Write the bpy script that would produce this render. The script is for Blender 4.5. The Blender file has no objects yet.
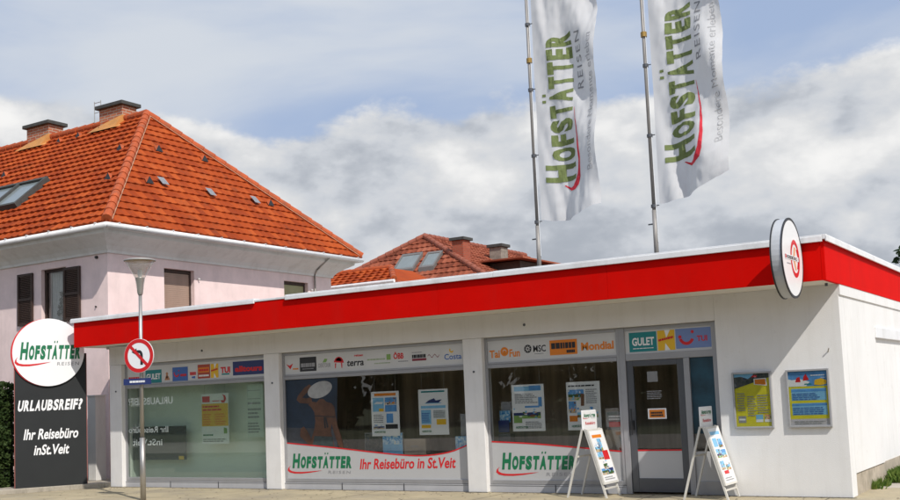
import bpy, bmesh, math, random
from mathutils import Vector, Matrix, Quaternion, noise
random.seed(7)
SC = bpy.context.scene
COL = SC.collection

# ------------------------------------------------------------------ camera
YAW, PITCH, ROLL = -0.56026, 0.09058, -0.041347
cy, sy, cp, sp = math.cos(YAW), math.sin(YAW), math.cos(PITCH), math.sin(PITCH)
F = Vector((sy*cp, cy*cp, sp)); R0 = Vector((cy, -sy, 0)); U0 = R0.cross(F)
RX = math.cos(ROLL)*R0 + math.sin(ROLL)*U0
UX = -math.sin(ROLL)*R0 + math.cos(ROLL)*U0
cam = bpy.data.cameras.new('camera'); camo = bpy.data.objects.new('camera', cam); COL.objects.link(camo)
m = Matrix.Identity(4)
for i in range(3):
    m[i][0], m[i][1], m[i][2] = RX[i], UX[i], -F[i]
m[0][3], m[1][3], m[2][3] = 3.2651, -15.3462, 1.6
camo.matrix_world = m
cam.sensor_width = 36; cam.lens = 1065.17/900*36; cam.shift_y = 50/900
cam.clip_start = 0.1; cam.clip_end = 3000
SC.camera = camo

# ------------------------------------------------------------------ light
SUN = Vector((1.5, -0.8, 1.78)).normalized()
sl = bpy.data.lights.new('sun', 'SUN'); sl.energy = 3.45; sl.angle = math.radians(0.55); sl.color = (1.0, 0.955, 0.89)
so = bpy.data.objects.new('sun', sl); COL.objects.link(so)
so.rotation_mode = 'QUATERNION'; so.rotation_quaternion = (-SUN).to_track_quat('-Z', 'Y')
so.location = (20, -20, 30)

def build_world():
    w = bpy.data.worlds.new('World'); SC.world = w; w.use_nodes = True
    nt = w.node_tree; nt.nodes.clear(); N = nt.nodes.new; L = nt.links.new
    out = N('ShaderNodeOutputWorld'); bg = N('ShaderNodeBackground'); bg.inputs[1].default_value = 0.05
    sky = N('ShaderNodeTexSky'); sky.sky_type = 'NISHITA'; sky.sun_disc = False
    sky.sun_elevation = math.asin(SUN.z); sky.sun_rotation = math.atan2(SUN.x, SUN.y)
    sky.air_density = 1.0; sky.dust_density = 2.0
    tc = N('ShaderNodeTexCoord'); sep = N('ShaderNodeSeparateXYZ'); L(tc.outputs['Generated'], sep.inputs[0])
    def math_(op, a, b=None, c=None):
        n = N('ShaderNodeMath'); n.operation = op
        for i, v in enumerate((a, b, c)):
            if v is None: continue
            if hasattr(v, 'name') and hasattr(v, 'links'): L(v, n.inputs[i])
            else: n.inputs[i].default_value = v
        return n.outputs[0]
    def smooth(v, a, b):
        n = N('ShaderNodeMapRange'); n.interpolation_type = 'SMOOTHSTEP'; L(v, n.inputs[0])
        n.inputs[1].default_value = a; n.inputs[2].default_value = b; return n.outputs[0]
    def mapping(loc, sc):
        n = N('ShaderNodeMapping'); n.inputs['Location'].default_value = loc; n.inputs['Scale'].default_value = sc
        L(tc.outputs['Generated'], n.inputs['Vector']); return n.outputs[0]
    def noise(vec, s, det=8, rough=.55, dist=0.0):
        n = N('ShaderNodeTexNoise'); n.inputs['Scale'].default_value = s; n.inputs['Detail'].default_value = det
        n.inputs['Roughness'].default_value = rough; n.inputs['Distortion'].default_value = dist; L(vec, n.inputs['Vector']); return n.outputs[0]
    def mixc(f, a, b):
        n = N('ShaderNodeMix'); n.data_type = 'RGBA'
        if hasattr(f, 'links'): L(f, n.inputs[0])
        else: n.inputs[0].default_value = f
        for i, v in ((6, a), (7, b)):
            if hasattr(v, 'links'): L(v, n.inputs[i])
            else: n.inputs[i].default_value = (*v, 1)
        return n.outputs[2]
    z = sep.outputs[2]
    # thin high haze over blue
    h = noise(mapping((3.1, 0.4, 0), (1, 1, 3.2)), 2.3, 6, .5, .3)
    hz = smooth(h, .40, .74)
    skyb = mixc(.85, sky.outputs[0], (7.2, 9.2, 13.2))
    high = mixc(hz, skyb, (11.2, 12.0, 13.2))
    # cumulus bank below about 17 degrees
    SC1 = (1, 1, 1.75); off = (0.35, 0.9, .2)
    n1 = noise(mapping(off, SC1), 8.5, 12, .57, .0)
    n2 = noise(mapping((off[0]+.02, off[1]-.01, off[2]+.05), SC1), 8.5, 4, .5, .0)
    big = noise(mapping((1.7, 2.2, .6), (1, 1, 2.0)), 2.6, 3, .5)
    edge = math_('ADD', math_('MULTIPLY', math_('SUBTRACT', n1, .5), .085), math_('SUBTRACT', math_('ADD', .272, math_('MULTIPLY', math_('SUBTRACT', big, .5), .10)), z))
    mask = smooth(edge, -.003, .011)
    rel = math_('ADD', math_('MULTIPLY', math_('SUBTRACT', n1, n2), 1.75), math_('ADD', math_('MULTIPLY', smooth(edge, .02, .16), -.30), math_('ADD', .62, math_('MULTIPLY', math_('SUBTRACT', big, .5), 1.1))))
    lit = smooth(rel, .05, .98)
    cl = N('ShaderNodeValToRGB'); L(lit, cl.inputs[0])
    e = cl.color_ramp.elements
    e[0].position = 0; e[0].color = (7.2, 7.8, 8.8, 1); e[1].position = 1; e[1].color = (16.2, 16.1, 15.9, 1)
    a = e.new(.3); a.color = (10.6, 11.1, 11.9, 1)
    b = e.new(.6); b.color = (12.4, 12.6, 12.9, 1)
    comb = mixc(mask, high, cl.outputs[0])
    # brighter cloud towards the sun, darker land below the horizon
    vm = N('ShaderNodeVectorMath'); vm.operation = 'DOT_PRODUCT'; L(tc.outputs['Generated'], vm.inputs[0]); vm.inputs[1].default_value = SUN
    glow = math_('ADD', 1.0, math_('MULTIPLY', smooth(vm.outputs['Value'], -.05, 1.0), 0.25))
    sc = N('ShaderNodeVectorMath'); sc.operation = 'SCALE'; L(comb, sc.inputs[0]); L(glow, sc.inputs['Scale'])
    fin = mixc(smooth(z, -.04, 0.0), (1.6, 1.5, 1.3), sc.outputs[0])
    L(fin, bg.inputs[0]); L(bg.outputs[0], out.inputs[0])
build_world()
SC.view_settings.view_transform = 'Standard'; SC.view_settings.look = 'None'
SC.view_settings.exposure = 0.20; SC.view_settings.gamma = 1.0
SC.view_settings.use_curve_mapping = False

# ------------------------------------------------------------------ materials
def lin(c):
    c /= 255.0
    return c/12.92 if c <= .04045 else ((c+.055)/1.055)**2.4
def S(r, g, b): return (lin(r), lin(g), lin(b))
MATS = {}
def mat(name, col, rough=.6, var=.06, scale=5.0, bump=0.0, bscale=60.0, metal=0.0, detail=6, spec=None, stretch=None, trans=0.0):
    if name in MATS: return MATS[name]
    M = bpy.data.materials.new(name); M.use_nodes = True; nt = M.node_tree
    P = nt.nodes['Principled BSDF']; P.inputs['Roughness'].default_value = rough; P.inputs['Metallic'].default_value = metal
    if spec is not None: P.inputs['Specular IOR Level'].default_value = spec
    if trans: P.inputs['Transmission Weight'].default_value = trans
    tc = nt.nodes.new('ShaderNodeTexCoord'); src = tc.outputs['Object']
    if stretch:
        mp = nt.nodes.new('ShaderNodeMapping'); mp.inputs['Scale'].default_value = stretch; nt.links.new(src, mp.inputs[0]); src = mp.outputs[0]
    if var > 0:
        n = nt.nodes.new('ShaderNodeTexNoise'); n.inputs['Scale'].default_value = scale; n.inputs['Detail'].default_value = detail; n.inputs['Roughness'].default_value = .62
        nt.links.new(src, n.inputs['Vector'])
        r = nt.nodes.new('ShaderNodeValToRGB'); nt.links.new(n.outputs[0], r.inputs[0])
        r.color_ramp.elements[0].position = .28; r.color_ramp.elements[1].position = .72
        r.color_ramp.elements[0].color = (*[max(0, c*(1-var)) for c in col], 1)
        r.color_ramp.elements[1].color = (*[min(1, c*(1+var)) for c in col], 1)
        nt.links.new(r.outputs[0], P.inputs['Base Color'])
    else:
        P.inputs['Base Color'].default_value = (*col, 1)
    if bump > 0:
        n2 = nt.nodes.new('ShaderNodeTexNoise'); n2.inputs['Scale'].default_value = bscale; n2.inputs['Detail'].default_value = 5
        nt.links.new(src, n2.inputs['Vector'])
        b = nt.nodes.new('ShaderNodeBump'); b.inputs['Strength'].default_value = bump; b.inputs['Distance'].default_value = .01
        nt.links.new(n2.outputs[0], b.inputs['Height']); nt.links.new(b.outputs[0], P.inputs['Normal'])
    MATS[name] = M
    return M

def weathered(M, amount, stretch, scale, lo=.42, hi=.62, col=(.45, .42, .36)):
    """lay stains with a shape of their own over a plain material"""
    nt = M.node_tree; P = nt.nodes['Principled BSDF']; src = P.inputs['Base Color'].links[0].from_socket
    tc = nt.nodes.new('ShaderNodeTexCoord'); mp = nt.nodes.new('ShaderNodeMapping'); mp.inputs['Scale'].default_value = stretch; nt.links.new(tc.outputs['Object'], mp.inputs[0])
    n = nt.nodes.new('ShaderNodeTexNoise'); n.inputs['Scale'].default_value = scale; n.inputs['Detail'].default_value = 8; n.inputs['Roughness'].default_value = .68; nt.links.new(mp.outputs[0], n.inputs['Vector'])
    r = nt.nodes.new('ShaderNodeMapRange'); r.inputs[1].default_value = lo; r.inputs[2].default_value = hi; r.inputs[3].default_value = 0; r.inputs[4].default_value = amount; nt.links.new(n.outputs[0], r.inputs[0])
    m = nt.nodes.new('ShaderNodeMix'); m.data_type = 'RGBA'; nt.links.new(r.outputs[0], m.inputs[0]); nt.links.new(src, m.inputs[6]); m.inputs[7].default_value = (*col, 1)
    nt.links.new(m.outputs[2], P.inputs['Base Color'])
    return M

def tint_mat(name, cols, rough=.8, big=0.25, transl=0.0, bump=.3):
    """each tile / leaf carries its own uv cell: white noise picks its tone; a slow noise weathers the lot"""
    M = bpy.data.materials.new(name); M.use_nodes = True; nt = M.node_tree; L = nt.links.new
    P = nt.nodes['Principled BSDF']; P.inputs['Roughness'].default_value = rough; P.inputs['Specular IOR Level'].default_value = .12
    uv = nt.nodes.new('ShaderNodeUVMap'); wn = nt.nodes.new('ShaderNodeTexWhiteNoise'); wn.noise_dimensions = '2D'; L(uv.outputs[0], wn.inputs['Vector'])
    tc = nt.nodes.new('ShaderNodeTexCoord'); n = nt.nodes.new('ShaderNodeTexNoise'); n.inputs['Scale'].default_value = 1.1; n.inputs['Detail'].default_value = 6
    L(tc.outputs['Object'], n.inputs['Vector'])
    mx = nt.nodes.new('ShaderNodeMath'); mx.operation = 'MULTIPLY_ADD'; L(n.outputs[0], mx.inputs[0]); mx.inputs[1].default_value = big*4; mx.inputs[2].default_value = -big*2
    ad = nt.nodes.new('ShaderNodeMath'); ad.operation = 'ADD'; L(wn.outputs['Value'], ad.inputs[0]); L(mx.outputs[0], ad.inputs[1])
    r = nt.nodes.new('ShaderNodeValToRGB'); L(ad.outputs[0], r.inputs[0])
    el = r.color_ramp.elements
    el[0].position = 0; el[0].color = (*cols[0], 1); el[1].position = 1; el[1].color = (*cols[-1], 1)
    for i, c in enumerate(cols[1:-1]):
        x = el.new((i+1)/(len(cols)-1)); x.color = (*c, 1)
    L(r.outputs[0], P.inputs['Base Color'])
    if transl:
        t = nt.nodes.new('ShaderNodeBsdfTranslucent'); L(r.outputs[0], t.inputs[0])
        ms = nt.nodes.new('ShaderNodeMixShader'); ms.inputs[0].default_value = transl
        L(P.outputs[0], ms.inputs[1]); L(t.outputs[0], ms.inputs[2]); L(ms.outputs[0], nt.nodes['Material Output'].inputs[0])
    MATS[name] = M
    return M

def glass_mat(name, tint=(1, 1, 1), rough=0.0, ior=1.5, haze=0.0, hazecol=(.5, .55, .5)):
    M = bpy.data.materials.new(name); M.use_nodes = True; nt = M.node_tree; L = nt.links.new
    nt.nodes.remove(nt.nodes['Principled BSDF'])
    t = nt.nodes.new('ShaderNodeBsdfTransparent'); t.inputs[0].default_value = (*tint, 1)
    g = nt.nodes.new('ShaderNodeBsdfGlossy'); g.inputs['Roughness'].default_value = rough; g.inputs[0].default_value = (1, 1, 1, 1)
    f = nt.nodes.new('ShaderNodeFresnel'); f.inputs[0].default_value = ior
    ge = nt.nodes.new('ShaderNodeNewGeometry'); io = nt.nodes.new('ShaderNodeMath'); io.operation = 'MULTIPLY_ADD'; L(ge.outputs['Backfacing'], io.inputs[0])
    io.inputs[1].default_value = 1/ior-ior; io.inputs[2].default_value = ior; L(io.outputs[0], f.inputs[0])
    m1 = nt.nodes.new('ShaderNodeMixShader'); L(f.outputs[0], m1.inputs[0]); L(g.outputs[0], m1.inputs[2])
    if haze:
        d = nt.nodes.new('ShaderNodeBsdfDiffuse'); d.inputs[0].default_value = (*hazecol, 1)
        m2 = nt.nodes.new('ShaderNodeMixShader'); m2.inputs[0].default_value = haze
        L(t.outputs[0], m2.inputs[1]); L(d.outputs[0], m2.inputs[2]); L(m2.outputs[0], m1.inputs[1])
    else:
        L(t.outputs[0], m1.inputs[1])
    L(m1.outputs[0], nt.nodes['Material Output'].inputs[0])
    MATS[name] = M
    return M

def brick_mat(name, c1, c2, mortar, scale=1.0):
    M = bpy.data.materials.new(name); M.use_nodes = True; nt = M.node_tree; L = nt.links.new
    P = nt.nodes['Principled BSDF']; P.inputs['Roughness'].default_value = .9
    tc = nt.nodes.new('ShaderNodeTexCoord'); sp_ = nt.nodes.new('ShaderNodeSeparateXYZ'); L(tc.outputs['Object'], sp_.inputs[0])
    a = nt.nodes.new('ShaderNodeMath'); a.operation = 'ADD'; L(sp_.outputs[0], a.inputs[0]); L(sp_.outputs[1], a.inputs[1])
    c = nt.nodes.new('ShaderNodeCombineXYZ'); L(a.outputs[0], c.inputs[0]); L(sp_.outputs[2], c.inputs[1])
    b = nt.nodes.new('ShaderNodeTexBrick'); L(c.outputs[0], b.inputs['Vector'])
    b.inputs['Color1'].default_value = (*c1, 1); b.inputs['Color2'].default_value = (*c2, 1); b.inputs['Mortar'].default_value = (*mortar, 1)
    b.inputs['Scale'].default_value = scale; b.inputs['Mortar Size'].default_value = .012
    b.inputs['Brick Width'].default_value = .25; b.inputs['Row Height'].default_value = .08
    L(b.outputs[0], P.inputs['Base Color'])
    MATS[name] = M
    return M

def photo_mat(name, cols, scale=9.0):
    """mottled print of a holiday picture"""
    M = bpy.data.materials.new(name); M.use_nodes = True; nt = M.node_tree; L = nt.links.new
    P = nt.nodes['Principled BSDF']; P.inputs['Roughness'].default_value = .45
    tc = nt.nodes.new('ShaderNodeTexCoord'); n = nt.nodes.new('ShaderNodeTexNoise'); n.inputs['Scale'].default_value = scale*1.5; n.inputs['Detail'].default_value = 9; n.inputs['Roughness'].default_value = .65
    L(tc.outputs['Object'], n.inputs['Vector'])
    r = nt.nodes.new('ShaderNodeValToRGB'); L(n.outputs[0], r.inputs[0]); el = r.color_ramp.elements
    k = len(cols); el[0].position = .3; el[0].color = (*cols[0], 1); el[1].position = .7; el[1].color = (*cols[-1], 1)
    for i, c in enumerate(cols[1:-1]):
        x = el.new(.3+.4*(i+1)/(k-1)); x.color = (*c, 1)
    L(r.outputs[0], P.inputs['Base Color'])
    MATS[name] = M
    return M

W_WALL = mat('white_render', (.745, .735, .715), .85, .045, 1.3, .25, 90)
W_SOFF = mat('soffit_paint', (.74, .70, .635), .85, .04, 1.2, .1, 70)
W_COL = mat('column_paint', (.76, .745, .725), .8, .05, 2.5, .2, 90)
RED = mat('red_fascia_paint', (.62, .004, .002), .65, .06, 1.7, spec=.03)
WMETAL = mat('white_sheet_metal', (.78, .78, .78), .4, .05, 2.0, metal=.0)
ALU = mat('aluminium_frame', (.36, .36, .37), .45, .05, 6, metal=.35)
ALUD = mat('aluminium_dark', (.10, .105, .115), .4, .05, 6, metal=.3)
STRIP = mat('sign_strip_white', (.62, .62, .61), .45, .03, 2)
FILM = mat('white_window_film', (.47, .47, .47), .4, .02, 2)
FRED = mat('red_print', (.62, .015, .02), .45, 0)
FGREEN = mat('green_print', (.005, .16, .065), .45, 0)
FGREY = mat('grey_print', (.30, .30, .31), .5, 0)
FBLACK = mat('black_print', (.02, .02, .022), .5, 0)
FWHITE = mat('white_print', (.82, .82, .82), .5, 0)
FORANGE = mat('orange_print', (.75, .22, .015), .5, 0)
FYELLOW = mat('yellow_print', (.78, .47, .02), .5, 0)
FBLUE = mat('blue_print', (.05, .14, .42), .5, 0)
FNAVY = mat('navy_print', (.02, .035, .14), .5, 0)
FLBLUE = mat('light_blue_print', (.22, .50, .74), .5, .1, 9)
FSKY = mat('sky_blue_print', (.10, .30, .62), .5, .25, 7)
FTEAL = mat('teal_print', (.01, .22, .23), .5, 0)
FLIME = mat('lime_print', (.68, .61, .03), .5, .12, 8)
FLGREEN = mat('leaf_green_print', (.22, .38, .10), .5, 0)
FSKIN = mat('tan_print', (.17, .075, .035), .5, .2, 10)
PHOTO_A = photo_mat('beach_photo_print', [S(35, 95, 160), S(150, 195, 215), S(225, 220, 205), S(190, 120, 80), S(60, 95, 50)], 14)
PHOTO_B = photo_mat('sea_photo_print', [S(20, 80, 160), S(70, 150, 205), S(200, 225, 235), S(230, 190, 120)], 10)
PHOTO_C = photo_mat('people_photo_print', [S(40, 60, 40), S(190, 90, 60), S(235, 190, 150), S(120, 150, 70), S(60, 110, 180)], 16)
PHOTO_D = photo_mat('mountain_photo_print', [S(25, 35, 35), S(50, 60, 60), S(90, 90, 85), S(40, 60, 90)], 7)
GLASS = glass_mat('window_glass', (.90, .91, .90))
GLASSG = glass_mat('green_window_glass', (.86, .91, .87), haze=.05, hazecol=(.62, .72, .64))
CLEAR = glass_mat('lamp_glass', (.95, .95, .93), rough=.05, haze=.07, hazecol=(.8, .8, .78))
DARK = mat('interior_dark', (.42, .34, .26), .8, .4, 1.2)
INWALL = mat('interior_panelling', (.46, .37, .27), .7, .6, 1.1, stretch=(3, 1, .22))
INFLOOR = mat('interior_floor', (.34, .28, .22), .6, .2, 3)
BACKING = mat('pale_green_blind', (.74, .78, .70), .8, .04, .9)
PINK = mat('pink_render', (.83, .66, .63), .88, .09, 2.2, .25, 70)
CREAM = mat('cream_render', (.74, .73, .70), .85, .05, 2, .15, 70)
BROWN = mat('brown_wood', (.045, .024, .016), .65, .25, 9)
BLIND = mat('brown_roller_blind', (.36, .25, .19), .7, .12, 3, stretch=(1, 1, .3))
TILE = tint_mat('clay_tiles', [(.24, .036, .008), (.31, .050, .010), (.37, .064, .012), (.42, .084, .018)], .8, .22)
TILE2 = tint_mat('old_clay_tiles', [(.12, .035, .02), (.21, .055, .03), (.30, .085, .045), (.36, .12, .07)], .9, .3)
RIDGE = mat('clay_ridge', (.42, .078, .016), .8, .25, 5)
RIDGE2 = mat('old_clay_ridge', (.28, .085, .05), .9, .25, 5)
LEADF = mat('ochre_flashing', (.50, .22, .055), .6, .2, 6)
BRICK = brick_mat('chimney_brick', (.34, .085, .04), (.45, .15, .07), (.40, .32, .25))
STONE = mat('stone', (.25, .22, .18), .9, .35, 7, .4, 30)
CAPC = mat('chimney_cap', (.055, .055, .05), .8, .3, 8)
GREYP = mat('anthracite_panel', (.024, .026, .027), .6, .12, 1.5, spec=.25)
STEEL = mat('galvanised_steel', (.42, .40, .37), .38, .12, 6, metal=.7)
SIGNALU = mat('brushed_rim', (.52, .53, .54), .42, .08, 4, metal=.12)
CONC = mat('concrete', (.36, .32, .26), .9, .22, 3.5, .4, 45)
PLINTH = mat('plinth_concrete', (.42, .36, .28), .9, .25, 3, .4, 40)
PAVE = mat('pavement', (.40, .335, .215), .92, .15, 1.3, .35, 120)
PAVEG = mat('grey_pavement', (.43, .38, .32), .92, .16, 1.6, .35, 120)
ASPH = mat('asphalt', (.055, .055, .056), .9, .25, 2, .5, 150)
GRND = mat('terrain', (.12, .13, .07), .95, .3, .3)
LEAFH = tint_mat('hedge_leaves', [(.018, .035, .012), (.035, .062, .018), (.06, .095, .028), (.09, .13, .04)], .6, .2, .25)
LEAFT = tint_mat('tree_leaves', [(.012, .028, .014), (.025, .048, .02), (.05, .075, .03)], .65, .2, .25)
GRASS = tint_mat('grass_blades', [(.06, .12, .02), (.11, .19, .035), (.2, .26, .06)], .7, .2, .3)
BARK = mat('bark', (.09, .065, .045), .9, .3, 8)
CURTAIN = mat('net_curtain', (.45, .46, .45), .9, .15, 14, stretch=(6, 6, .4))
ABW = mat('board_white_frame', (.62, .60, .55), .5, .08, 5)
ABG = mat('board_back_grey', (.28, .27, .26), .6, .08, 5)
CLOTH = None
def cloth_mat():
    M = bpy.data.materials.new('flag_cloth'); M.use_nodes = True; nt = M.node_tree; L = nt.links.new
    P = nt.nodes['Principled BSDF']; P.inputs['Base Color'].default_value = (.74, .74, .745, 1); P.inputs['Roughness'].default_value = .9; P.inputs['Specular IOR Level'].default_value = .1
    t = nt.nodes.new('ShaderNodeBsdfTranslucent'); t.inputs[0].default_value = (.74, .74, .745, 1)
    ms = nt.nodes.new('ShaderNodeMixShader'); ms.inputs[0].default_value = .35
    L(P.outputs[0], ms.inputs[1]); L(t.outputs[0], ms.inputs[2]); L(ms.outputs[0], nt.nodes['Material Output'].inputs[0])
    return M
CLOTH = cloth_mat()
FOLIVE = mat('olive_flag_print', (.16, .20, .065), .8, .05, 4)
FGREYF = mat('grey_flag_print', (.26, .26, .27), .8, 0)
FLGREYF = mat('pale_grey_flag_print', (.42, .42, .43), .8, 0)
FREDF = mat('red_flag_print', (.66, .03, .05), .8, 0)

weathered(W_WALL, .22, (2.2, 2.2, .22), 2.2, .5, .75)
weathered(W_WALL, .20, (1, 1, 1), 5, .60, .72, (.40, .36, .30))
weathered(W_COL, .22, (2.2, 2.2, .3), 3, .5, .75)
weathered(W_SOFF, .18, (1, 1, 1), .9, .5, .7)
weathered(PINK, .30, (1.6, 1.6, .25), 1.6, .5, .75, (.46, .37, .36))
weathered(CREAM, .35, (1.5, 1.5, .4), 1.8, .48, .72, (.42, .38, .33))
weathered(PAVE, .5, (1, 1, 1), .9, .46, .66, (.24, .21, .17))
weathered(PAVE, .6, (1, 1, 1), 9, .60, .68, (.18, .16, .13))
weathered(PAVEG, .5, (1, 1, 1), 1.2, .46, .66, (.25, .22, .18))
weathered(CONC, .6, (1, 1, .5), 3, .5, .62, (.13, .12, .09))
weathered(PLINTH, .5, (1, 1, .6), 3, .5, .62, (.16, .14, .10))
weathered(RED, .25, (1.2, 1.2, .12), 1.8, .5, .75, (.40, .02, .015))
weathered(WMETAL, .35, (1, 1, .5), 2.5, .5, .68, (.42, .40, .37))
weathered(TILE, .45, (1, 1, 1), 2.6, .52, .72, (.10, .045, .025))
weathered(TILE, .35, (1, 1, 1), 14, .58, .70, (.11, .06, .035))
weathered(RIDGE, .5, (1, 1, 1), 3, .5, .65, (.16, .07, .04))
# ------------------------------------------------------------------ helpers
ORG = {}
def thing(name, label, cat, loc=(0, 0, 0), rotz=0.0, group=None):
    o = bpy.data.objects.new(name, None); COL.objects.link(o); o.empty_display_size = .2
    o.location = loc; o.rotation_euler = (0, 0, rotz); o['label'] = label; o['category'] = cat
    if group: o['group'] = group
    ORG[o.name] = Vector(loc)
    return o
def tag(o, label, cat, group=None):
    o['label'] = label; o['category'] = cat
    if group: o['group'] = group
    return o

TCACHE = {}
def text_geom(s, bold=0.0, spacing=1.0):
    """letter outlines as a flat mesh: capital height 1, starting at x = 0"""
    k = (s, bold, spacing)
    if k in TCACHE: return TCACHE[k]
    c = bpy.data.curves.new('lettering', 'FONT'); c.body = s; c.size = 1; c.offset = bold; c.resolution_u = 3; c.space_character = spacing
    o = bpy.data.objects.new('lettering', c); COL.objects.link(o)
    me = bpy.data.meshes.new_from_object(o.evaluated_get(bpy.context.evaluated_depsgraph_get()))
    vs = [(v.co.x, v.co.y) for v in me.vertices]; fs = [list(p.vertices) for p in me.polygons]
    COL.objects.unlink(o); bpy.data.objects.remove(o); bpy.data.curves.remove(c); bpy.data.meshes.remove(me)
    x0 = min(v[0] for v in vs); x1 = max(v[0] for v in vs)
    cap = .729 + bold
    vs = [((x-x0)/(x1-x0), y/cap) for x, y in vs]
    TCACHE[k] = (vs, fs)
    return TCACHE[k]

class MB:
    def __init__(self): self.v = []; self.f = []; self.m = []; self.uv = []
    def add(self, vs, fs, mi=0, uv=None):
        b = len(self.v); self.v += [Vector(p) for p in vs]
        for i, f in enumerate(fs):
            self.f.append([b+j for j in f]); self.m.append(mi); self.uv.append(uv[i] if uv else (0, 0))
        return self
    def box(self, x0, x1, y0, y1, z0, z1, mi=0, rot=None):
        vs = [Vector((x, y, z)) for z in (z0, z1) for y in (y0, y1) for x in (x0, x1)]
        if rot:
            M, c = rot; vs = [M @ (p-c) + c for p in vs]
        return self.add(vs, [(0, 2, 3, 1), (4, 5, 7, 6), (0, 1, 5, 4), (2, 6, 7, 3), (0, 4, 6, 2), (1, 3, 7, 5)], mi)
    def quad(self, a, b, c, d, mi=0): return self.add([a, b, c, d], [(0, 1, 2, 3)], mi)
    def rect(self, x0, x1, z0, z1, y, mi=0): return self.quad((x0, y, z0), (x1, y, z0), (x1, y, z1), (x0, y, z1), mi)
    def poly(self, pts, mp, mi=0): return self.add([mp(*p) for p in pts], [tuple(range(len(pts)))], mi)
    def strip(self, top, bot, mp, mi=0):
        n = len(top); return self.add([mp(*p) for p in top]+[mp(*p) for p in bot], [(i, i+1, n+i+1, n+i) for i in range(n-1)], mi)
    def prism(self, pts, mp0, mp1, mi=0):
        n = len(pts)
        self.add([mp0(*p) for p in pts]+[mp1(*p) for p in pts], [tuple(range(n-1, -1, -1)), tuple(range(n, 2*n))]+[(i, (i+1) % n, n+(i+1) % n, n+i) for i in range(n)], mi)
        return self
    def tube(self, p0, p1, r0, r1=None, n=12, mi=0, cap=True):
        r1 = r0 if r1 is None else r1
        p0, p1 = Vector(p0), Vector(p1); d = (p1-p0).normalized(); a = d.orthogonal().normalized(); b = d.cross(a)
        vs = [p + r*(math.cos(2*math.pi*i/n)*a + math.sin(2*math.pi*i/n)*b) for p, r in ((p0, r0), (p1, r1)) for i in range(n)]
        fs = [(i, (i+1) % n, n+(i+1) % n, n+i) for i in range(n)]
        if cap: fs += [tuple(range(n-1, -1, -1)), tuple(range(n, 2*n))]
        return self.add(vs, fs, mi)
    def path(self, pts, r, n=8, mi=0):
        for a, b in zip(pts, pts[1:]): self.tube(a, b, r, r, n, mi)
        return self
    def lathe(self, c, prof, n=24, mi=0):
        vs = [(c[0]+r*math.cos(2*math.pi*i/n), c[1]+r*math.sin(2*math.pi*i/n), c[2]+z) for r, z in prof for i in range(n)]
        fs = [(k*n+i, k*n+(i+1) % n, (k+1)*n+(i+1) % n, (k+1)*n+i) for k in range(len(prof)-1) for i in range(n)]
        return self.add(vs, fs, mi)
    def ring(self, c, r0, r1, mp, mi=0, n=40, a0=0, a1=2*math.pi):
        P = lambda r, k: (c[0]+r*math.cos(a0+(a1-a0)*k/n), c[1]+r*math.sin(a0+(a1-a0)*k/n))
        if r0 <= 0: return self.poly([P(r1, k) for k in range(n)], mp, mi)
        return self.strip([P(r1, k) for k in range(n+1)], [P(r0, k) for k in range(n+1)], mp, mi)
    def text(self, s, x0, x1, z0, cap, mp, mi=0, bold=0.02, shear=0.0, spacing=1.0, slope=0.0):
        vs, fs = text_geom(s, bold, spacing)
        return self.add([mp(x0+(x1-x0)*x+shear*cap*y, z0+cap*y+slope*(x1-x0)*x) for x, y in vs], fs, mi)
    def cond(self, s, x0, x1, z0, cap, mp, mi=0, bold=0.05, shear=0.0, slope=0.0):
        """bold condensed lettering: every glyph set to its own narrow width"""
        W = {'I': .40, 'E': .86, 'F': .84, 'L': .82, 'T': .94, 'M': 1.28, 'i': .36, 'l': .36, 'r': .58, 't': .60, 's': .74, '.': .30, '?': .74, ' ': .42, 'm': 1.3, 'S': .96}
        wid = [W.get(c, 1.0 if c.isupper() else .84) for c in s]; gap = .15
        tot = sum(wid)+gap*(len(s)-1); k = (x1-x0)/tot; x = 0.0
        for c, w_ in zip(s, wid):
            if c != ' ':
                um = c == 'Ä'
                if um:
                    for a_ in (.26, .74):
                        self.add([mp(x0+k*(x+w_*(a_+p))+shear*cap*q, z0+cap*q) for p, q in ((-.10, 1.10), (.10, 1.10), (.10, 1.25), (-.10, 1.25))], [(0, 1, 2, 3)], mi)
                vs, fs = text_geom('A' if um else c, bold)
                self.add([mp(x0+k*(x+w_*a)+shear*cap*b, z0+cap*b+slope*k*(x+w_*a)) for a, b in vs], fs, mi)
            x += w_+gap
        return self
    def bars(self, x0, x1, z0, z1, n, mp, mi=0, fill=.45, rag=.35, seed=1):
        """rows of print too small to read"""
        r = random.Random(seed); h = (z1-z0)/n
        for k in range(n):
            zb = z0+k*h; xe = x1-(x1-x0)*rag*r.random()
            x = x0
            while x < xe-.004:
                w = min(xe-x, (x1-x0)*r.uniform(.07, .22)); self.poly([(x, zb), (x+w, zb), (x+w, zb+h*fill), (x, zb+h*fill)], mp, mi); x += w+(x1-x0)*.02
        return self
    def build(self, name, mats, parent=None, local=False, smooth=False, bevel=0.0, kind=None, uv=False):
        me = bpy.data.meshes.new(name)
        off = Vector((0, 0, 0))
        if parent is not None and not local:
            p = parent
            while p.parent: p = p.parent
            off = ORG[p.name]
        me.from_pydata([tuple(p-off) for p in self.v], [], self.f)
        mats = mats if isinstance(mats, (list, tuple)) else [mats]
        for x in mats: me.materials.append(x)
        me.polygons.foreach_set('material_index', self.m)
        if smooth: me.polygons.foreach_set('use_smooth', [True]*len(self.f))
        if uv:
            l = me.uv_layers.new(name='UVMap')
            dat = []
            for p in me.polygons: dat += list(self.uv[p.index])*p.loop_total
            l.data.foreach_set('uv', dat)
        me.update()
        o = bpy.data.objects.new(name, me); COL.objects.link(o)
        if parent is not None: o.parent = parent
        if kind: o['kind'] = kind
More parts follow.
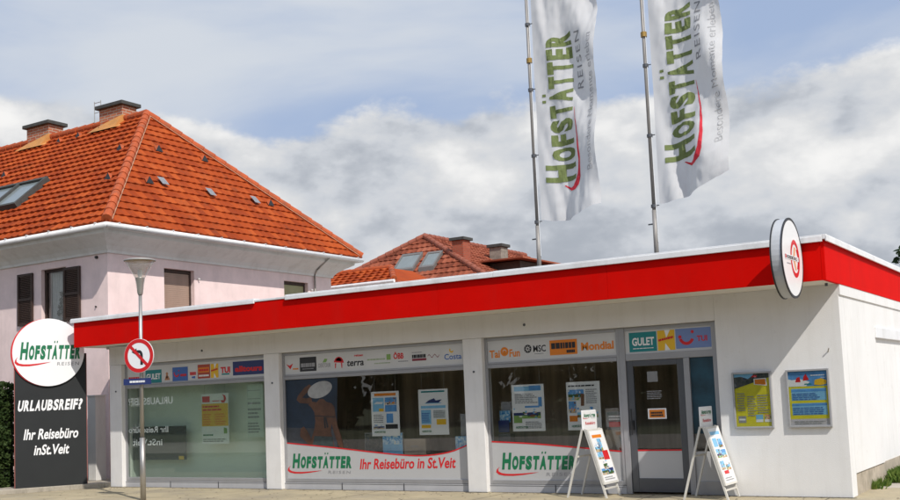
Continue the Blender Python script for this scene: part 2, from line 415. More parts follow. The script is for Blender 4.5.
        if bevel:
            b = o.modifiers.new('bevel', 'BEVEL'); b.width = bevel; b.segments = 2; b.limit_method = 'ANGLE'
        return o

def plane_y(y): return lambda x, z: (x, y, z)

def logo(mb, x0, x1, z0, h, mp, green, red, grey, shear=.12, swoosh=True, reisen=True):
    """HOFSTÄTTER word mark: tall H, smaller capitals, red swoosh, spaced REISEN"""
    w = x1-x0
    mb.cond('H', x0, x0+.118*w, z0, h, mp, green, .05, shear)
    mb.cond('OFSTÄTTER', x0+.136*w, x1-.02*w, z0, h*.79, mp, green, .065, shear)
    if swoosh:
        sh = h/.33*.1
        T = [(-.035, .10), (-.055, -.05), (-.05, -.17), (-.01, -.27), (.06, -.315), (.16, -.32), (.28, -.29), (.40, -.245), (.50, -.215)]
        B = [(-.032, .11), (-.075, -.06), (-.085, -.22), (-.05, -.36), (.03, -.43), (.15, -.435), (.28, -.38), (.40, -.30), (.50, -.217)]
        mb.strip([(x0+a*w, z0+b*h) for a, b in T], [(x0+a*w, z0+b*h) for a, b in B], mp, red)
    if reisen:
        mb.text('REISEN', x0+.60*w, x1-.04*w, z0-.42*h, h*.20, mp, grey, .01, shear, 1.25)

# ------------------------------------------------------------------ tiled roof faces
def tiled_face(mb, O, u, v, poly, tw=.235, th=.295, hgt=.018, lip=.036, seed=0):
    """rows of clay pantiles on the plane O + a*u + b*v, clipped to the convex polygon (a, b)"""
    n = u.cross(v).normalized()
    if n.z < 0: n = -n
    a0 = min(p[0] for p in poly); a1 = max(p[0] for p in poly); b0 = min(p[1] for p in poly); b1 = max(p[1] for p in poly)
    bm = bmesh.new(); uvl = bm.loops.layers.uv.new('UVMap')
    K = 6
    prof = [max(0, math.cos(2*math.pi*(k/K)))**.8*1.0 + (.12 if k in (2, 4) else 0) for k in range(K)]
    rows = int(math.ceil((b1-b0)/th)); cols = int(math.ceil((a1-a0)/tw))+1
    rnd = random.Random(seed)
    for r in range(rows):
        jit = rnd.uniform(-.012, .012)
        bl = b0+r*th-.02; bh = b0+(r+1)*th+.02
        lo, hi, lf = [], [], []
        for i in range(cols*K+1):
            a = a0-tw*.5*(r % 2)+i*tw/K; h = prof[i % K]*hgt
            hj = rnd.uniform(-.004, .004)
            pl = O+u*a+v*(bl+jit)+n*(h+lip+hj); ph = O+u*a+v*bh+n*(h*.8)
            lf.append(bm.verts.new(O+u*a+v*(bl+jit)+n*(h*.6-.01))); lo.append(bm.verts.new(pl)); hi.append(bm.verts.new(ph))
        for i in range(cols*K):
            cell = (seed*37+i//K+.5, r+.5)
            for q in ((lo[i], lo[i+1], hi[i+1], hi[i]), (lf[i], lf[i+1], lo[i+1], lo[i])):
                f = bm.faces.new(q)
                for l in f.loops: l[uvl].uv = cell
    m_ = len(poly); ca = sum(p[0] for p in poly)/m_; cb = sum(p[1] for p in poly)/m_
    for i in range(m_):
        p, q = poly[i], poly[(i+1) % m_]
        e = Vector((q[0]-p[0], q[1]-p[1])); nn = Vector((e.y, -e.x))
        if nn.dot(Vector((ca-p[0], cb-p[1]))) > 0: nn = -nn
        if abs(nn.x) < 1e-6 and nn.y < 0: continue      # the eave row overhangs freely
        no = u*nn.x + v*nn.y
        bmesh.ops.bisect_plane(bm, geom=bm.verts[:]+bm.edges[:]+bm.faces[:], plane_co=O+u*p[0]+v*p[1], plane_no=no, clear_outer=True)
    bm.verts.ensure_lookup_table(); bm.verts.index_update()
    mb.add([x.co for x in bm.verts], [[x.index for x in f.verts] for f in bm.faces], 0, [tuple(f.loops[0][uvl].uv) for f in bm.faces])
    bm.free()

def ridge_caps(mb, p0, p1, r=.105, step=.36):
    p0, p1 = Vector(p0), Vector(p1); L_ = (p1-p0).length; d = (p1-p0)/L_; k = int(L_/step)
    for i in range(k):
        a = p0+d*(i*L_/k); b = p0+d*((i+1)*L_/k+.04)
        mb.tube(a, b, r*1.12, r*.92, 12)

def leaves(mb, pts, size, rnd, seed=0):
    for i, p in enumerate(pts):
        s = size*rnd.uniform(.6, 1.3); q = Quaternion((rnd.gauss(0, 1), rnd.gauss(0, 1), rnd.gauss(0, 1), rnd.gauss(0, 1))).normalized()
        vs = [p + q @ Vector(c) for c in ((-s*.5, 0, 0), (0, -s*.32, s*.06), (s*.6, 0, 0), (0, s*.32, s*.06))]
        mb.add(vs, [(0, 1, 2, 3)], 0, [(i*1.37 % 211+seed, i % 97)])

# ================================================================== SETTING
MB().quad((-900, -900, -.13), (900, -900, -.13), (900, 900, -.13), (-900, 900, -.13)).build('ground', GRND, kind='structure')
MB().quad((-80, -11.5, -.124), (80, -11.5, -.124), (80, -3.62, -.124), (-80, -3.62, -.124)).build('road', ASPH, kind='structure')
MB().quad((-60, 0.0, -.006), (60, 0.0, -.006), (60, 60, -.006), (-60, 60, -.006)).build('yard', PAVEG, kind='structure')
def pavement():
    mb = MB(); nx, ny = 120, 16
    r = random.Random(3)
    xs = [-60+120*i/nx for i in range(nx+1)]; ys = [-3.5+5.0*j/ny for j in range(ny+1)]
    mb.add([(x, y, 0.0) for y in ys for x in xs], [(j*(nx+1)+i, j*(nx+1)+i+1, (j+1)*(nx+1)+i+1, (j+1)*(nx+1)+i) for j in range(ny) for i in range(nx)])
    mb.build('pavement', PAVE, kind='structure')
pavement()
jb = MB(); rj = random.Random(8)
for x in (-18.2, -15.6, -13.05, -10.5, -7.95, -5.4, -2.85, -.3, 2.25):
    pts = [(x+.006*rj.uniform(-1, 1), -3.5+3.48*i/12) for i in range(13)]
    jb.strip([(a-.006, b) for a, b in pts], [(a+.006, b) for a, b in pts], lambda a, b: (a, b, .0035))
pts = [(-19+22*i/60, -1.72+.006*rj.uniform(-1, 1)) for i in range(61)]
jb.strip([(a, b+.006) for a, b in pts], [(a, b-.006) for a, b in pts], lambda a, b: (a, b, .003))
pts = [(-9.2+.16*i, -.15-.05*i+.06*rj.uniform(-1, 1)) for i in range(22)]
jb.strip([(a, b+.004) for a, b in pts], [(a, b-.004) for a, b in pts], lambda a, b: (a, b, .0032))
jb.build('pavement_joints', mat('joint_dirt', (.10, .09, .07), .95, .3, 20), kind='structure')
kb = MB()
for i in range(60): kb.box(-60+2*i+.004, -58+2*i-.004, -3.62, -3.5, -.13, .004)
kb.build('kerb', CONC, kind='structure')
# the far pavement where the photographer stands
MB().box(-60, 60, -20, -11.6, -.13, .0).build('far_pavement', PAVEG, kind='structure')

# ================================================================== SHOP
FB, FT = 2.95, 3.46            # fascia bottom and top
OV = -.80                      # overhang
shop = thing('shop_building', 'long white flat-roofed travel agency with red fascia and large shop windows', 'shop building', (-7.5, 0, 0))
D = 9.0
w = MB()
w.box(-1.78, 0, 0, .30, 0, 2.945)                                # front panel right of the door
w.box(-15.0, -1.78, 0, .30, 2.56, 2.945)                         # lintel over the windows
w.build('front_wall', W_WALL, shop, bevel=.008)
w = MB()
w.box(-.30, 0, .302, 2.40, 0.31, 2.945)
w.box(-.30, 0, 2.40, 5.6, 2.42, 2.945)
w.box(-.30, -.035, 2.40, 5.6, .31, 2.418)
w.box(-.30, 0, 5.6, D, .31, 2.945)
w.box(-.30, -.02, .302, D, -.005, .308, 1)
w.box(-.001, .022, 0.0, D, 2.79, 2.944)
w.build('side_wall', [W_WALL, PLINTH], shop)
MB().box(-.03, .028, 2.36, 5.64, 2.25, 2.417).build("shutter_box", WMETAL, shop, bevel=.006)
MB().box(-15.0, -14.7, .31, D, 0, 2.945).box(-14.69, -.31, D-.3, D, 0, 2.945).build('rear_wall', W_WALL, shop)
MB().box(-15.10, -.01, OV+.05, -.003, FB-.01, FB+.01).build('soffit', W_SOFF, shop)
def fascia():
    mb = MB()
    xs = [-15.12, -12.1, -9.1, -6.1, -3.1, -.021]
    for a, b in zip(xs, xs[1:]): mb.box(a+(.0015 if a > -15 else 0), b-.0015, OV, OV+.045, FB-.012, FT+.01)
    mb.box(-15.079, -.022, OV+.046, OV+.05, FB, FT)
    mb.box(-.02, .03, OV, D, FB-.014, FT+.012)
    mb.box(-15.12, -15.08, OV+.046, D, FB-.012, FT+.01)
    o = mb.build('fascia', RED, shop, bevel=.006)
fascia()
def coping():
    mb = MB()
    def run(x0, x1, za, zb, prj):          # upper bar + drip lip
        mb.box(x0, x1, OV-prj, OV+.25, za, zb)
        mb.box(x0, x1, OV-prj-.012, OV-prj+.02, za-.03, zb-.022)
    run(-15.18, -10.07, 3.475, 3.535, .035)
    run(-9.32, -5.02, 3.478, 3.54, .038); run(-5.015, .02, 3.478, 3.545, .040)
    mb.box(-10.069, -9.321, OV-.012, OV+.25, 3.475, 3.515)
    mb.box(.021, .075, OV-.04, D, 3.48, 3.545)
    mb.box(.062, .085, OV-.04, D, 3.45, 3.525)
    mb.box(-15.18, -15.12, OV+.26, D, 3.475, 3.53)
    mb.build('roof_coping', WMETAL, shop, bevel=.005)
coping()
MB().box(-15.07, -.03, OV+.06, D, 3.36, 3.47).build('flat_roof', mat('roof_felt', (.12, .12, .12), .9, .2, 3), shop)
for x0, x1 in ((-15.0, -14.63), (-10.63, -10.25), (-6.155, -5.785)):
    mb = MB(); mb.box(x0, x1, 0.002 if x0 > -15 else .003, .30, .0, 2.558)
    c = mb.build('column', W_COL, shop, bevel=.012)
    MB().tube(((x0+x1)/2+.02, -.01, 2.0), ((x0+x1)/2+.02, .01, 2.0), .018, n=10).build('bolt', ALUD, c)
for x, z in ((-12.25, 2.72), (-4.95, 2.72)):
    MB().tube((x, -.012, z), (x, .01, z), .022, n=10).build('bolt', ALUD, shop)
MB().tube((-.17, -.05, 2.06), (-.20, .01, 2.00), .009, n=8).build('wall_hook', STEEL, shop)
MB().path([(-14.65, -.32, 2.93), (-14.05, -.32, 2.92)], .016).tube((-14.65, -.32, 2.88), (-14.65, -.32, 2.95), .03).build('soffit_rod', STEEL, shop)
MB().tube((-.09, -.28, 2.94), (-.09, -.28, 2.90), .02).build('soffit_fitting', ALUD, shop)
# interior shell
i_ = MB()
i_.box(-14.69, -.31, .32, D-.31, .01, .03, 1)
i_.box(-14.69, -.31, 2.1, 2.15, .031, 2.748)
i_.box(-14.69, -.31, .31, 2.3, 2.75, 2.8, 2)
i_.box(-10.60, -10.30, .31, 2.09, .031, 2.74)
i_.build('interior', [INWALL, INFLOOR, W_SOFF], shop)
GY = .10
def bay(x0, x1, wave, green=False, div=()):
    wn_ = MB()
    # frame members, butted
    zt, z1_, z2, zb, zs = 2.556, 2.50, 2.14, 2.045, .20
    wn_.box(x0, x0+.05, GY, GY+.07, .13, zt); wn_.box(x1-.05, x1, GY, GY+.07, .13, zt)
    wn_.box(x0+.05, x1-.05, GY, GY+.07, z1_, zt); wn_.box(x0+.05, x1-.05, GY-.004, GY+.07, zb, z2-.035); wn_.box(x0+.05, x1-.05, GY+.004, GY+.07, z2-.033, z2)
    wn_.box(x0+.05, x1-.05, GY, GY+.07, .13, zs)
    wf = wn_.build('window', ALU, shop, bevel=.005)
    sl_ = MB(); sl_.box(x0-.0, x1+.0, GY-.01, GY+.12, .0, .125)
    sb = sl_.build('sill_panel', mat('sill_metal', (.46, .46, .47), .5, .08, 3), wf)
    jo = MB()
    n = 3 if x1-x0 > 3 else 2
    for k in range(1, n): jo.box(x0+(x1-x0)*k/n-.008, x0+(x1-x0)*k/n+.008, GY-.0165, GY-.011, .0, .124)
    jo.box(x0, x1, GY-.014, GY-.0105, .105, .11)
    jo.build('sill_joint', ALUD, wf)
    MB().box(x0+.05, x1-.05, GY+.03, GY+.036, zs, zb).build('pane', GLASSG if green else GLASS, wf)
    MB().box(x0+.05, x1-.05, GY+.022, GY+.034, z2, z1_).build('sign_strip', STRIP, wf)
    if wave:
        bot = [(p[0], zs) for p in wave]
        MB().strip(wave, bot, plane_y(GY+.026)).build('window_film', FILM, wf)
        MB().strip([(a, b+.018) for a, b in wave], [(a, b-.004) for a, b in wave], plane_y(GY+.023)).build('wave_stripe', FRED, wf)
    return wf
def lerp_curve(pts, n=30):
    out = []
    xs = [p[0] for p in pts]
    for i in range(n+1):
        x = xs[0]+(xs[-1]-xs[0])*i/n
        for k in range(len(pts)-1):
            if pts[k][0] <= x <= pts[k+1][0]+1e-9:
                p0 = pts[max(k-1, 0)]; p1 = pts[k]; p2 = pts[k+1]; p3 = pts[min(k+2, len(pts)-1)]
                t = (x-p1[0])/(p2[0]-p1[0])
                m1 = (p2[1]-p0[1])/(p2[0]-p0[0])*(p2[0]-p1[0]); m2 = (p3[1]-p1[1])/(p3[0]-p1[0])*(p2[0]-p1[0])
                z = (2*t**3-3*t*t+1)*p1[1]+(t**3-2*t*t+t)*m1+(-2*t**3+3*t*t)*p2[1]+(t**3-t*t)*m2
                out.append((x, z)); break
    return out
bay1 = bay(-14.63, -10.63, None, green=True)
bay2 = bay(-10.25, -6.155, lerp_curve([(-10.20, .85), (-9.15, .76), (-8.02, .65), (-7.38, .60), (-6.96, .605), (-6.55, .66), (-6.205, .77)]))
bay3 = bay(-5.785, -3.355, lerp_curve([(-5.735, .82), (-5.0, .78), (-4.29, .72), (-3.57, .655), (-3.405, .64)]))
# door bay
ZT = 2.556
fr = MB()
fr.box(-3.353, -3.26, GY-.01, GY+.08, 0, ZT); fr.box(-2.33, -2.24, GY-.01, GY+.08, 0, 2.038); fr.box(-1.87, -1.782, GY-.01, GY+.08, 0, ZT)
fr.box(-3.26, -1.87, GY, GY+.07, 2.50, ZT); fr.box(-3.26, -1.87, GY, GY+.07, 2.04, 2.14)
fr.box(-2.24, -1.87, GY, GY+.07, 0, .20)
dwin = fr.build('window', ALU, shop, bevel=.005)
MB().box(-2.24, -1.87, GY+.03, GY+.036, .20, 2.04).build('pane', GLASS, dwin)
MB().box(-3.26, -1.87, GY+.022, GY+.034, 2.14, 2.50).build('sign_strip', STRIP, dwin)
def wave_d(x): return .655-.005*math.cos((x+2.8)*2)
pts = [(-2.24+.37*i/8, .64) for i in range(9)]
MB().strip(pts, [(a, .2) for a, b in pts], plane_y(GY+.026)).build('window_film', FILM, dwin)
MB().rect(-2.238, -1.872, .9, 2.038, GY+.028).build('photo_film', mat('dark_sea_print', (.012, .05, .075), .4, .5, 3), dwin)
dr = MB()
dr.box(-3.255, -3.15, GY+.01, GY+.06, .03, 2.035); dr.box(-2.44, -2.335, GY+.01, GY+.06, .03, 2.035)
dr.box(-3.15, -2.44, GY+.01, GY+.06, 1.95, 2.035); dr.box(-3.15, -2.44, GY+.01, GY+.06, .03, .24)
door = dr.build('door', ALUD, shop, bevel=.005)
MB().box(-3.15, -2.44, GY+.03, GY+.036, .24, 1.95).build('pane', GLASS, door)
pts = [(-3.15+.71*i/12, .655) for i in range(13)]
MB().strip(pts, [(a, .24) for a, b in pts], plane_y(GY+.026)).build('door_film', FILM, door)
MB().strip([(a, b+.018) for a, b in pts], [(a, b-.004) for a, b in pts], plane_y(GY+.023)).build('wave_stripe', FRED, door)
MB().box(-3.22, -3.17, GY-.04, GY+.009, .98, 1.12).box(-3.205, -3.185, GY-.05, GY-.041, .90, 1.30).build('door_handle', FBLACK, door)
pl = MB(); pl.rect(-2.95, -2.65, 1.135, 1.295, GY+.020, 0); pl.rect(-2.925, -2.675, 1.155, 1.275, GY+.018, 1)
pl.text('WESTERN UNION', -2.91, -2.69, 1.19, .045, plane_y(GY+.016), 2, .04) if False else pl.bars(-2.90, -2.70, 1.175, 1.255, 2, plane_y(GY+.016), 2, .7, .1, 4)
pl.build('door_sticker', [FWHITE, FORANGE, FBLACK], door)
pl = MB(); pl.rect(-2.93, -2.76, 1.70, 1.86, GY+.026, 0); pl.build('notice_sheet', mat('dull_paper', (.22, .22, .22), .6, .1, 6), door)
pl = MB(); pl.bars(-2.95, -2.70, 1.44, 1.58, 5, plane_y(GY+.026), 0, .4, .3, 9); pl.build('opening_hours', FGREY, door)
pl = MB(); pl.box(-3.335, -3.275, GY-.013, GY-.0105, .14, .66)
# ---- window writing
mb = MB(); logo(mb, -10.08, -8.66, .405, .27, plane_y(GY+.0235), 0, 1, 2); mb.build('lettering', [FGREEN, FRED, FGREY], bay2)
mb = MB(); mb.text('Ihr Reisebüro in St.Veit', -8.50, -6.47, .375, .19, plane_y(GY+.0235), 0, .024, .16, slope=.012); mb.build('slogan_lettering', [FRED], bay2)
mb = MB(); logo(mb, -5.56, -4.20, .385, .275, plane_y(GY+.0235), 0, 1, 2); mb.build('lettering', [FGREEN, FRED, FGREY], bay3)
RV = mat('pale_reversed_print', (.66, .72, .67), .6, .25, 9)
mb = MB(); yy = GY+.027
mp = lambda x, z: (-x, yy, z)
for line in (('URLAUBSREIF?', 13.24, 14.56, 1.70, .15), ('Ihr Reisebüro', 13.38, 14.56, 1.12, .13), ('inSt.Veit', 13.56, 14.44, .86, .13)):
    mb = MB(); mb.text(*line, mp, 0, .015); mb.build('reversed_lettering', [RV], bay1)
LY = GY+.019
def logo_panel(parent, x0, x1, z0, z1, base, paint, mats):
    mb = MB(); mb.rect(x0, x1, z0, z1, LY, 0); paint(mb, x0, x1, z0, z1, plane_y(LY-.002)); mb.build('logo_panel', [base]+mats, parent)
P0 = STRIP
# bay 3 strip
def tai(mb, x0, x1, z0, z1, mp):
    mb.text('Tai', x0+.02, x0+.22, z0+.04, .13, mp, 1, .03); mb.ring((x0+.31, z0+.13), .035, .075, mp, 1); mb.ring((x0+.31, z0+.12), 0, .03, mp, 1); mb.text('Fun', x0+.40, x1-.02, z0+.04, .13, mp, 1, .03)
logo_panel(bay3, -5.72, -5.10, 2.18, 2.46, P0, tai, [FORANGE])
def msc(mb, x0, x1, z0, z1, mp):
    c = (x0+.09, z0+.13); mb.ring(c, 0, .068, mp, 1); mb.text('MSC', x0+.19, x1-.02, z0+.075, .11, mp, 1, .02)
    for k in range(8):
        a = k*math.pi/4; mb.poly([(c[0]+.018*math.cos(a+.4), c[1]+.018*math.sin(a+.4)), (c[0]+.06*math.cos(a), c[1]+.06*math.sin(a)), (c[0]+.018*math.cos(a-.4), c[1]+.018*math.sin(a-.4))], lambda x, z: (x, LY-.004, z), 2)
    mb.bars(x0+.21, x1-.06, z0+.035, z0+.055, 1, mp, 3, .6, .1, 3)
logo_panel(bay3, -5.06, -4.62, 2.20, 2.45, P0, msc, [FBLACK, FWHITE, FGREY])
def bus(mb, x0, x1, z0, z1, mp):
    mb.bars(x0+.03, x1-.03, z0+.10, z0+.20, 1, mp, 1, .95, .02, 12); mb.bars(x0+.30, x1-.04, z0+.025, z0+.085, 1, mp, 1, .8, .02, 5)
logo_panel(bay3, -4.57, -4.08, 2.20, 2.44, FORANGE, bus, [FBLACK])
def mondial(mb, x0, x1, z0, z1, mp): mb.text('Mondial', x0+.04, x1-.03, z0+.07, .13, mp, 1, .035)
logo_panel(bay3, -4.05, -3.42, 2.18, 2.46, P0, mondial, [FORANGE])
# door strip
def gulet(mb, x0, x1, z0, z1, mp):
    mb.text('GULET', x0+.05, x1-.04, z0+.10, .125, mp, 1, .035); mb.bars(x0+.06, x1-.05, z0+.045, z0+.065, 1, mp, 1, .6, .05, 3)
logo_panel(dwin, -3.19, -2.74, 2.17, 2.47, FTEAL, gulet, [FWHITE])
def nlogo(mb, x0, x1, z0, z1, mp):
    w_ = x1-x0; h = z1-z0
    mb.poly([(x0+.42*w_, z1), (x0+.75*w_, z1), (x0+.52*w_, z0+.62*h)], mp, 1); mb.poly([(x0+.4*w_, z0), (x0+.72*w_, z0), (x0+.45*w_, z0+.36*h)], mp, 1)
    mb.text('neckermann' if False else 'N', x0+.08*w_, x0+.09*w_, z0+.5*h, .01, mp, 1, 0) if False else mb.bars(x0+.06*w_, x1-.06*w_, z0+.44*h, z0+.56*h, 1, lambda x, z: (x, LY-.004, z+(x-x0)*.18), 2, .9, .02, 6)
logo_panel(dwin, -2.725, -2.45, 2.17, 2.475, FYELLOW, nlogo, [FWHITE, FRED])
def smile(mb, cx_, cz_, r, mp, mi):
    mb.ring((cx_, cz_), r*.62, r, mp, mi, 16, math.pi*1.08, math.pi*1.9); mb.ring((cx_-r*.85, cz_+.05*r), 0, r*.22, mp, mi, 12); mb.ring((cx_+r*.8, cz_+.62*r), 0, r*.2, mp, mi, 12)
def tui(mb, x0, x1, z0, z1, mp):
    smile(mb, x0+.17, z0+.17, .12, mp, 1); mb.text('TUI', x1-.22, x1-.06, z0+.10, .085, mp, 1, .03)
mbT = MB()
logo_panel(dwin, -2.435, -1.885, 2.18, 2.48, mat('lavender_print', (.17, .25, .50), .5, 0), tui, [FRED])
# bay 2 strip
def bird(mb, x0, x1, z0, z1, mp):
    mb.poly([(x0+.02, z0+.16), (x0+.10, z0+.13), (x0+.19, z0+.17), (x0+.12, z0+.06)], mp, 1); mb.bars(x0+.18, x0+.33, z0+.05, z0+.09, 1, mp, 2, .7, .1, 2)
logo_panel(bay2, -10.18, -9.85, 2.18, 2.44, P0, bird, [FRED, FORANGE])
def bl(mb, x0, x1, z0, z1, mp):
    mb.bars(x0+.03, x1-.03, z0+.08, z0+.16, 1, mp, 1, .9, .02, 8); mb.bars(x0+.06, x1-.06, z0+.04, z0+.06, 1, mp, 1, .6, .1, 8)
logo_panel(bay2, -9.83, -9.43, 2.185, 2.45, FBLACK, bl, [FGREY])
def der(mb, x0, x1, z0, z1, mp):
    mb.poly([(x0+.12, z0+.13), (x0+.17, z0+.20), (x0+.24, z0+.19), (x0+.2, z0+.13)], mp, 2); mb.text('DERTOUR', x0+.02, x1-.02, z0+.04, .08, mp, 1, .01)
logo_panel(bay2, -9.40, -9.07, 2.20, 2.45, P0, der, [FGREY, FLGREEN])
def umb(mb, x0, x1, z0, z1, mp):
    mb.ring((x0+.14, z0+.10), 0, .115, mp, 1, 20, 0, math.pi); mb.ring((x0+.14, z0+.13), 0, .07, mp, 2, 16, 0, math.pi); mb.poly([(x0+.05, z0+.1), (x0+.08, z0+.1), (x0+.07, z0+.01), (x0+.05, z0+.01)], mp, 1); mb.poly([(x0+.19, z0+.1), (x0+.22, z0+.1), (x0+.22, z0+.01), (x0+.2, z0+.01)], mp, 1)
logo_panel(bay2, -9.04, -8.76, 2.20, 2.45, P0, umb, [FRED, FORANGE])
def terra(mb, x0, x1, z0, z1, mp):
    mb.text('terra', x0+.02, x1-.03, z0+.05, .13, mp, 1, .025, .15); mb.text('reisen', x0+.2, x1-.04, z0+.215, .045, mp, 2, .03)
logo_panel(bay2, -8.74, -8.30, 2.185, 2.46, P0, terra, [FBLACK, FRED])
def green(mb, x0, x1, z0, z1, mp):
    mb.bars(x0+.02, x1-.14, z0+.12, z0+.17, 1, mp, 1, .5, .02, 3); mb.poly([(x1-.11, z0+.11), (x1-.02, z0+.11), (x1-.02, z0+.21), (x1-.11, z0+.21)], mp, 2); mb.bars(x0+.18, x1-.03, z0+.05, z0+.08, 1, mp, 1, .6, .02, 4)
logo_panel(bay2, -8.27, -7.71, 2.19, 2.46, P0, green, [mat('pale_green_print', (.34, .42, .26), .5, 0), FLGREEN])
def obb(mb, x0, x1, z0, z1, mp):
    mb.text('ÖBB', x0+.02, x0+.24, z0+.11, .105, mp, 1, .035); mb.bars(x0+.12, x1-.02, z0+.05, z0+.075, 1, mp, 2, .7, .05, 5)
logo_panel(bay2, -7.69, -7.33, 2.20, 2.47, P0, obb, [FRED, FGREY])
def redb(mb, x0, x1, z0, z1, mp):
    mb.poly([(x0+.03, z0+.05), (x0+.33, z0+.05), (x0+.33, z0+.09), (x0+.03, z0+.09)], mp, 2); mb.bars(x0+.03, x0+.33, z0+.10, z0+.17, 1, mp, 1, .85, .02, 7); mb.bars(x0+.03, x0+.25, z0+.19, z0+.215, 1, mp, 3, .6, .05, 9)
    mb.strip([(x0+.36+.024*i, z0+.125+.028*math.sin(i*1.3)) for i in range(11)], [(x0+.36+.024*i, z0+.112+.028*math.sin(i*1.3)) for i in range(11)], mp, 2)
logo_panel(bay2, -7.30, -6.67, 2.20, 2.47, P0, redb, [FBLACK, mat('maroon_print', (.22, .02, .04), .5, 0), FGREY])
def costa(mb, x0, x1, z0, z1, mp):
    mb.text('Costa', x0+.04, x1-.02, z0+.06, .10, mp, 1, .015); mb.ring((x0+.19, z0+.215), .02, .045, mp, 2, 14, math.pi*.75, math.pi*1.9)
logo_panel(bay2, -6.64, -6.23, 2.18, 2.48, P0, costa, [FBLUE, FYELLOW])
# bay 1 strip
def alt(mb, x0, x1, z0, z1, mp): mb.text('alltours', x0+.06, x1-.05, z0+.075, .11, mp, 1, .05)
logo_panel(bay1, -11.54, -10.72, 2.19, 2.46, FNAVY, alt, [FRED])
def tuis(mb, x0, x1, z0, z1, mp): mb.text('TUI', x0+.03, x1-.03, z0+.09, .12, mp, 1, .05); mb.poly([(x0+.06, z0+.045), (x1-.05, z0+.045), (x1-.05, z0+.075), (x0+.06, z0+.075)], mp, 2)
logo_panel(bay1, -11.90, -11.58, 2.17, 2.45, P0, tuis, [FRED, FTEAL])
logo_panel(bay1, -12.14, -11.93, 2.17, 2.45, FYELLOW, nlogo, [FWHITE, FRED])
def ry(mb, x0, x1, z0, z1, mp):
    mb.poly([(x0+.01, z0+.12), (x1-.02, z0+.12), (x1-.02, z0+.22), (x0+.01, z0+.22)], mp, 1); mb.bars(x0+.03, x1-.04, z0+.145, z0+.21, 1, lambda x, z: (x, LY-.004, z), 2, .7, .02, 3); mb.bars(x0+.03, x1-.03, z0+.04, z0+.09, 1, mp, 3, .7, .05, 4)
logo_panel(bay1, -12.50, -12.16, 2.17, 2.45, mat('brick_red_print', (.40, .06, .03), .5, 0), ry, [FORANGE, FRED, FWHITE])
def wl(mb, x0, x1, z0, z1, mp): mb.bars(x0+.03, x1-.03, z0+.10, z0+.18, 1, mp, 1, .8, .02, 3); mb.poly([(x0+.08, z0+.04), (x1-.05, z0+.03), (x1-.05, z0+.08), (x0+.08, z0+.07)], mp, 2)
logo_panel(bay1, -12.75, -12.52, 2.15, 2.43, P0, wl, [FRED, FBLUE])
def bsm(mb, x0, x1, z0, z1, mp): smile(mb, x0+.12, z0+.16, .08, mp, 1); mb.bars(x0+.23, x1-.04, z0+.09, z0+.15, 1, mp, 1, .8, .02, 3)
logo_panel(bay1, -13.22, -12.78, 2.15, 2.43, FBLUE, bsm, [FRED])
def fig(mb, x0, x1, z0, z1, mp): mb.ring((x0+.10, z0+.17), 0, .035, mp, 1, 12); mb.poly([(x0+.03, z0+.04), (x0+.19, z0+.04), (x0+.13, z0+.14), (x0+.07, z0+.14)], mp, 1); mb.ring((x0+.1, z0+.10), 0, .025, mp, 2, 12)
logo_panel(bay1, -13.48, -13.24, 2.14, 2.42, P0, fig, [mat('dusty_orange_print', (.42, .20, .10), .5, 0), FWHITE])
def guletb(mb, x0, x1, z0, z1, mp): mb.text('GULET', x0+.03, x1-.03, z0+.09, .12, mp, 1, .035)
logo_panel(bay1, -14.02, -13.54, 2.13, 2.41, FTEAL, guletb, [FWHITE])
def t1(mb, x0, x1, z0, z1, mp): mb.bars(x0+.03, x1-.05, z0+.12, z0+.18, 1, mp, 1, .6, .05, 3); mb.bars(x0+.1, x1-.05, z0+.05, z0+.10, 1, mp, 2, .6, .05, 6)
logo_panel(bay1, -14.56, -14.06, 2.13, 2.42, P0, t1, [FRED, FGREY])

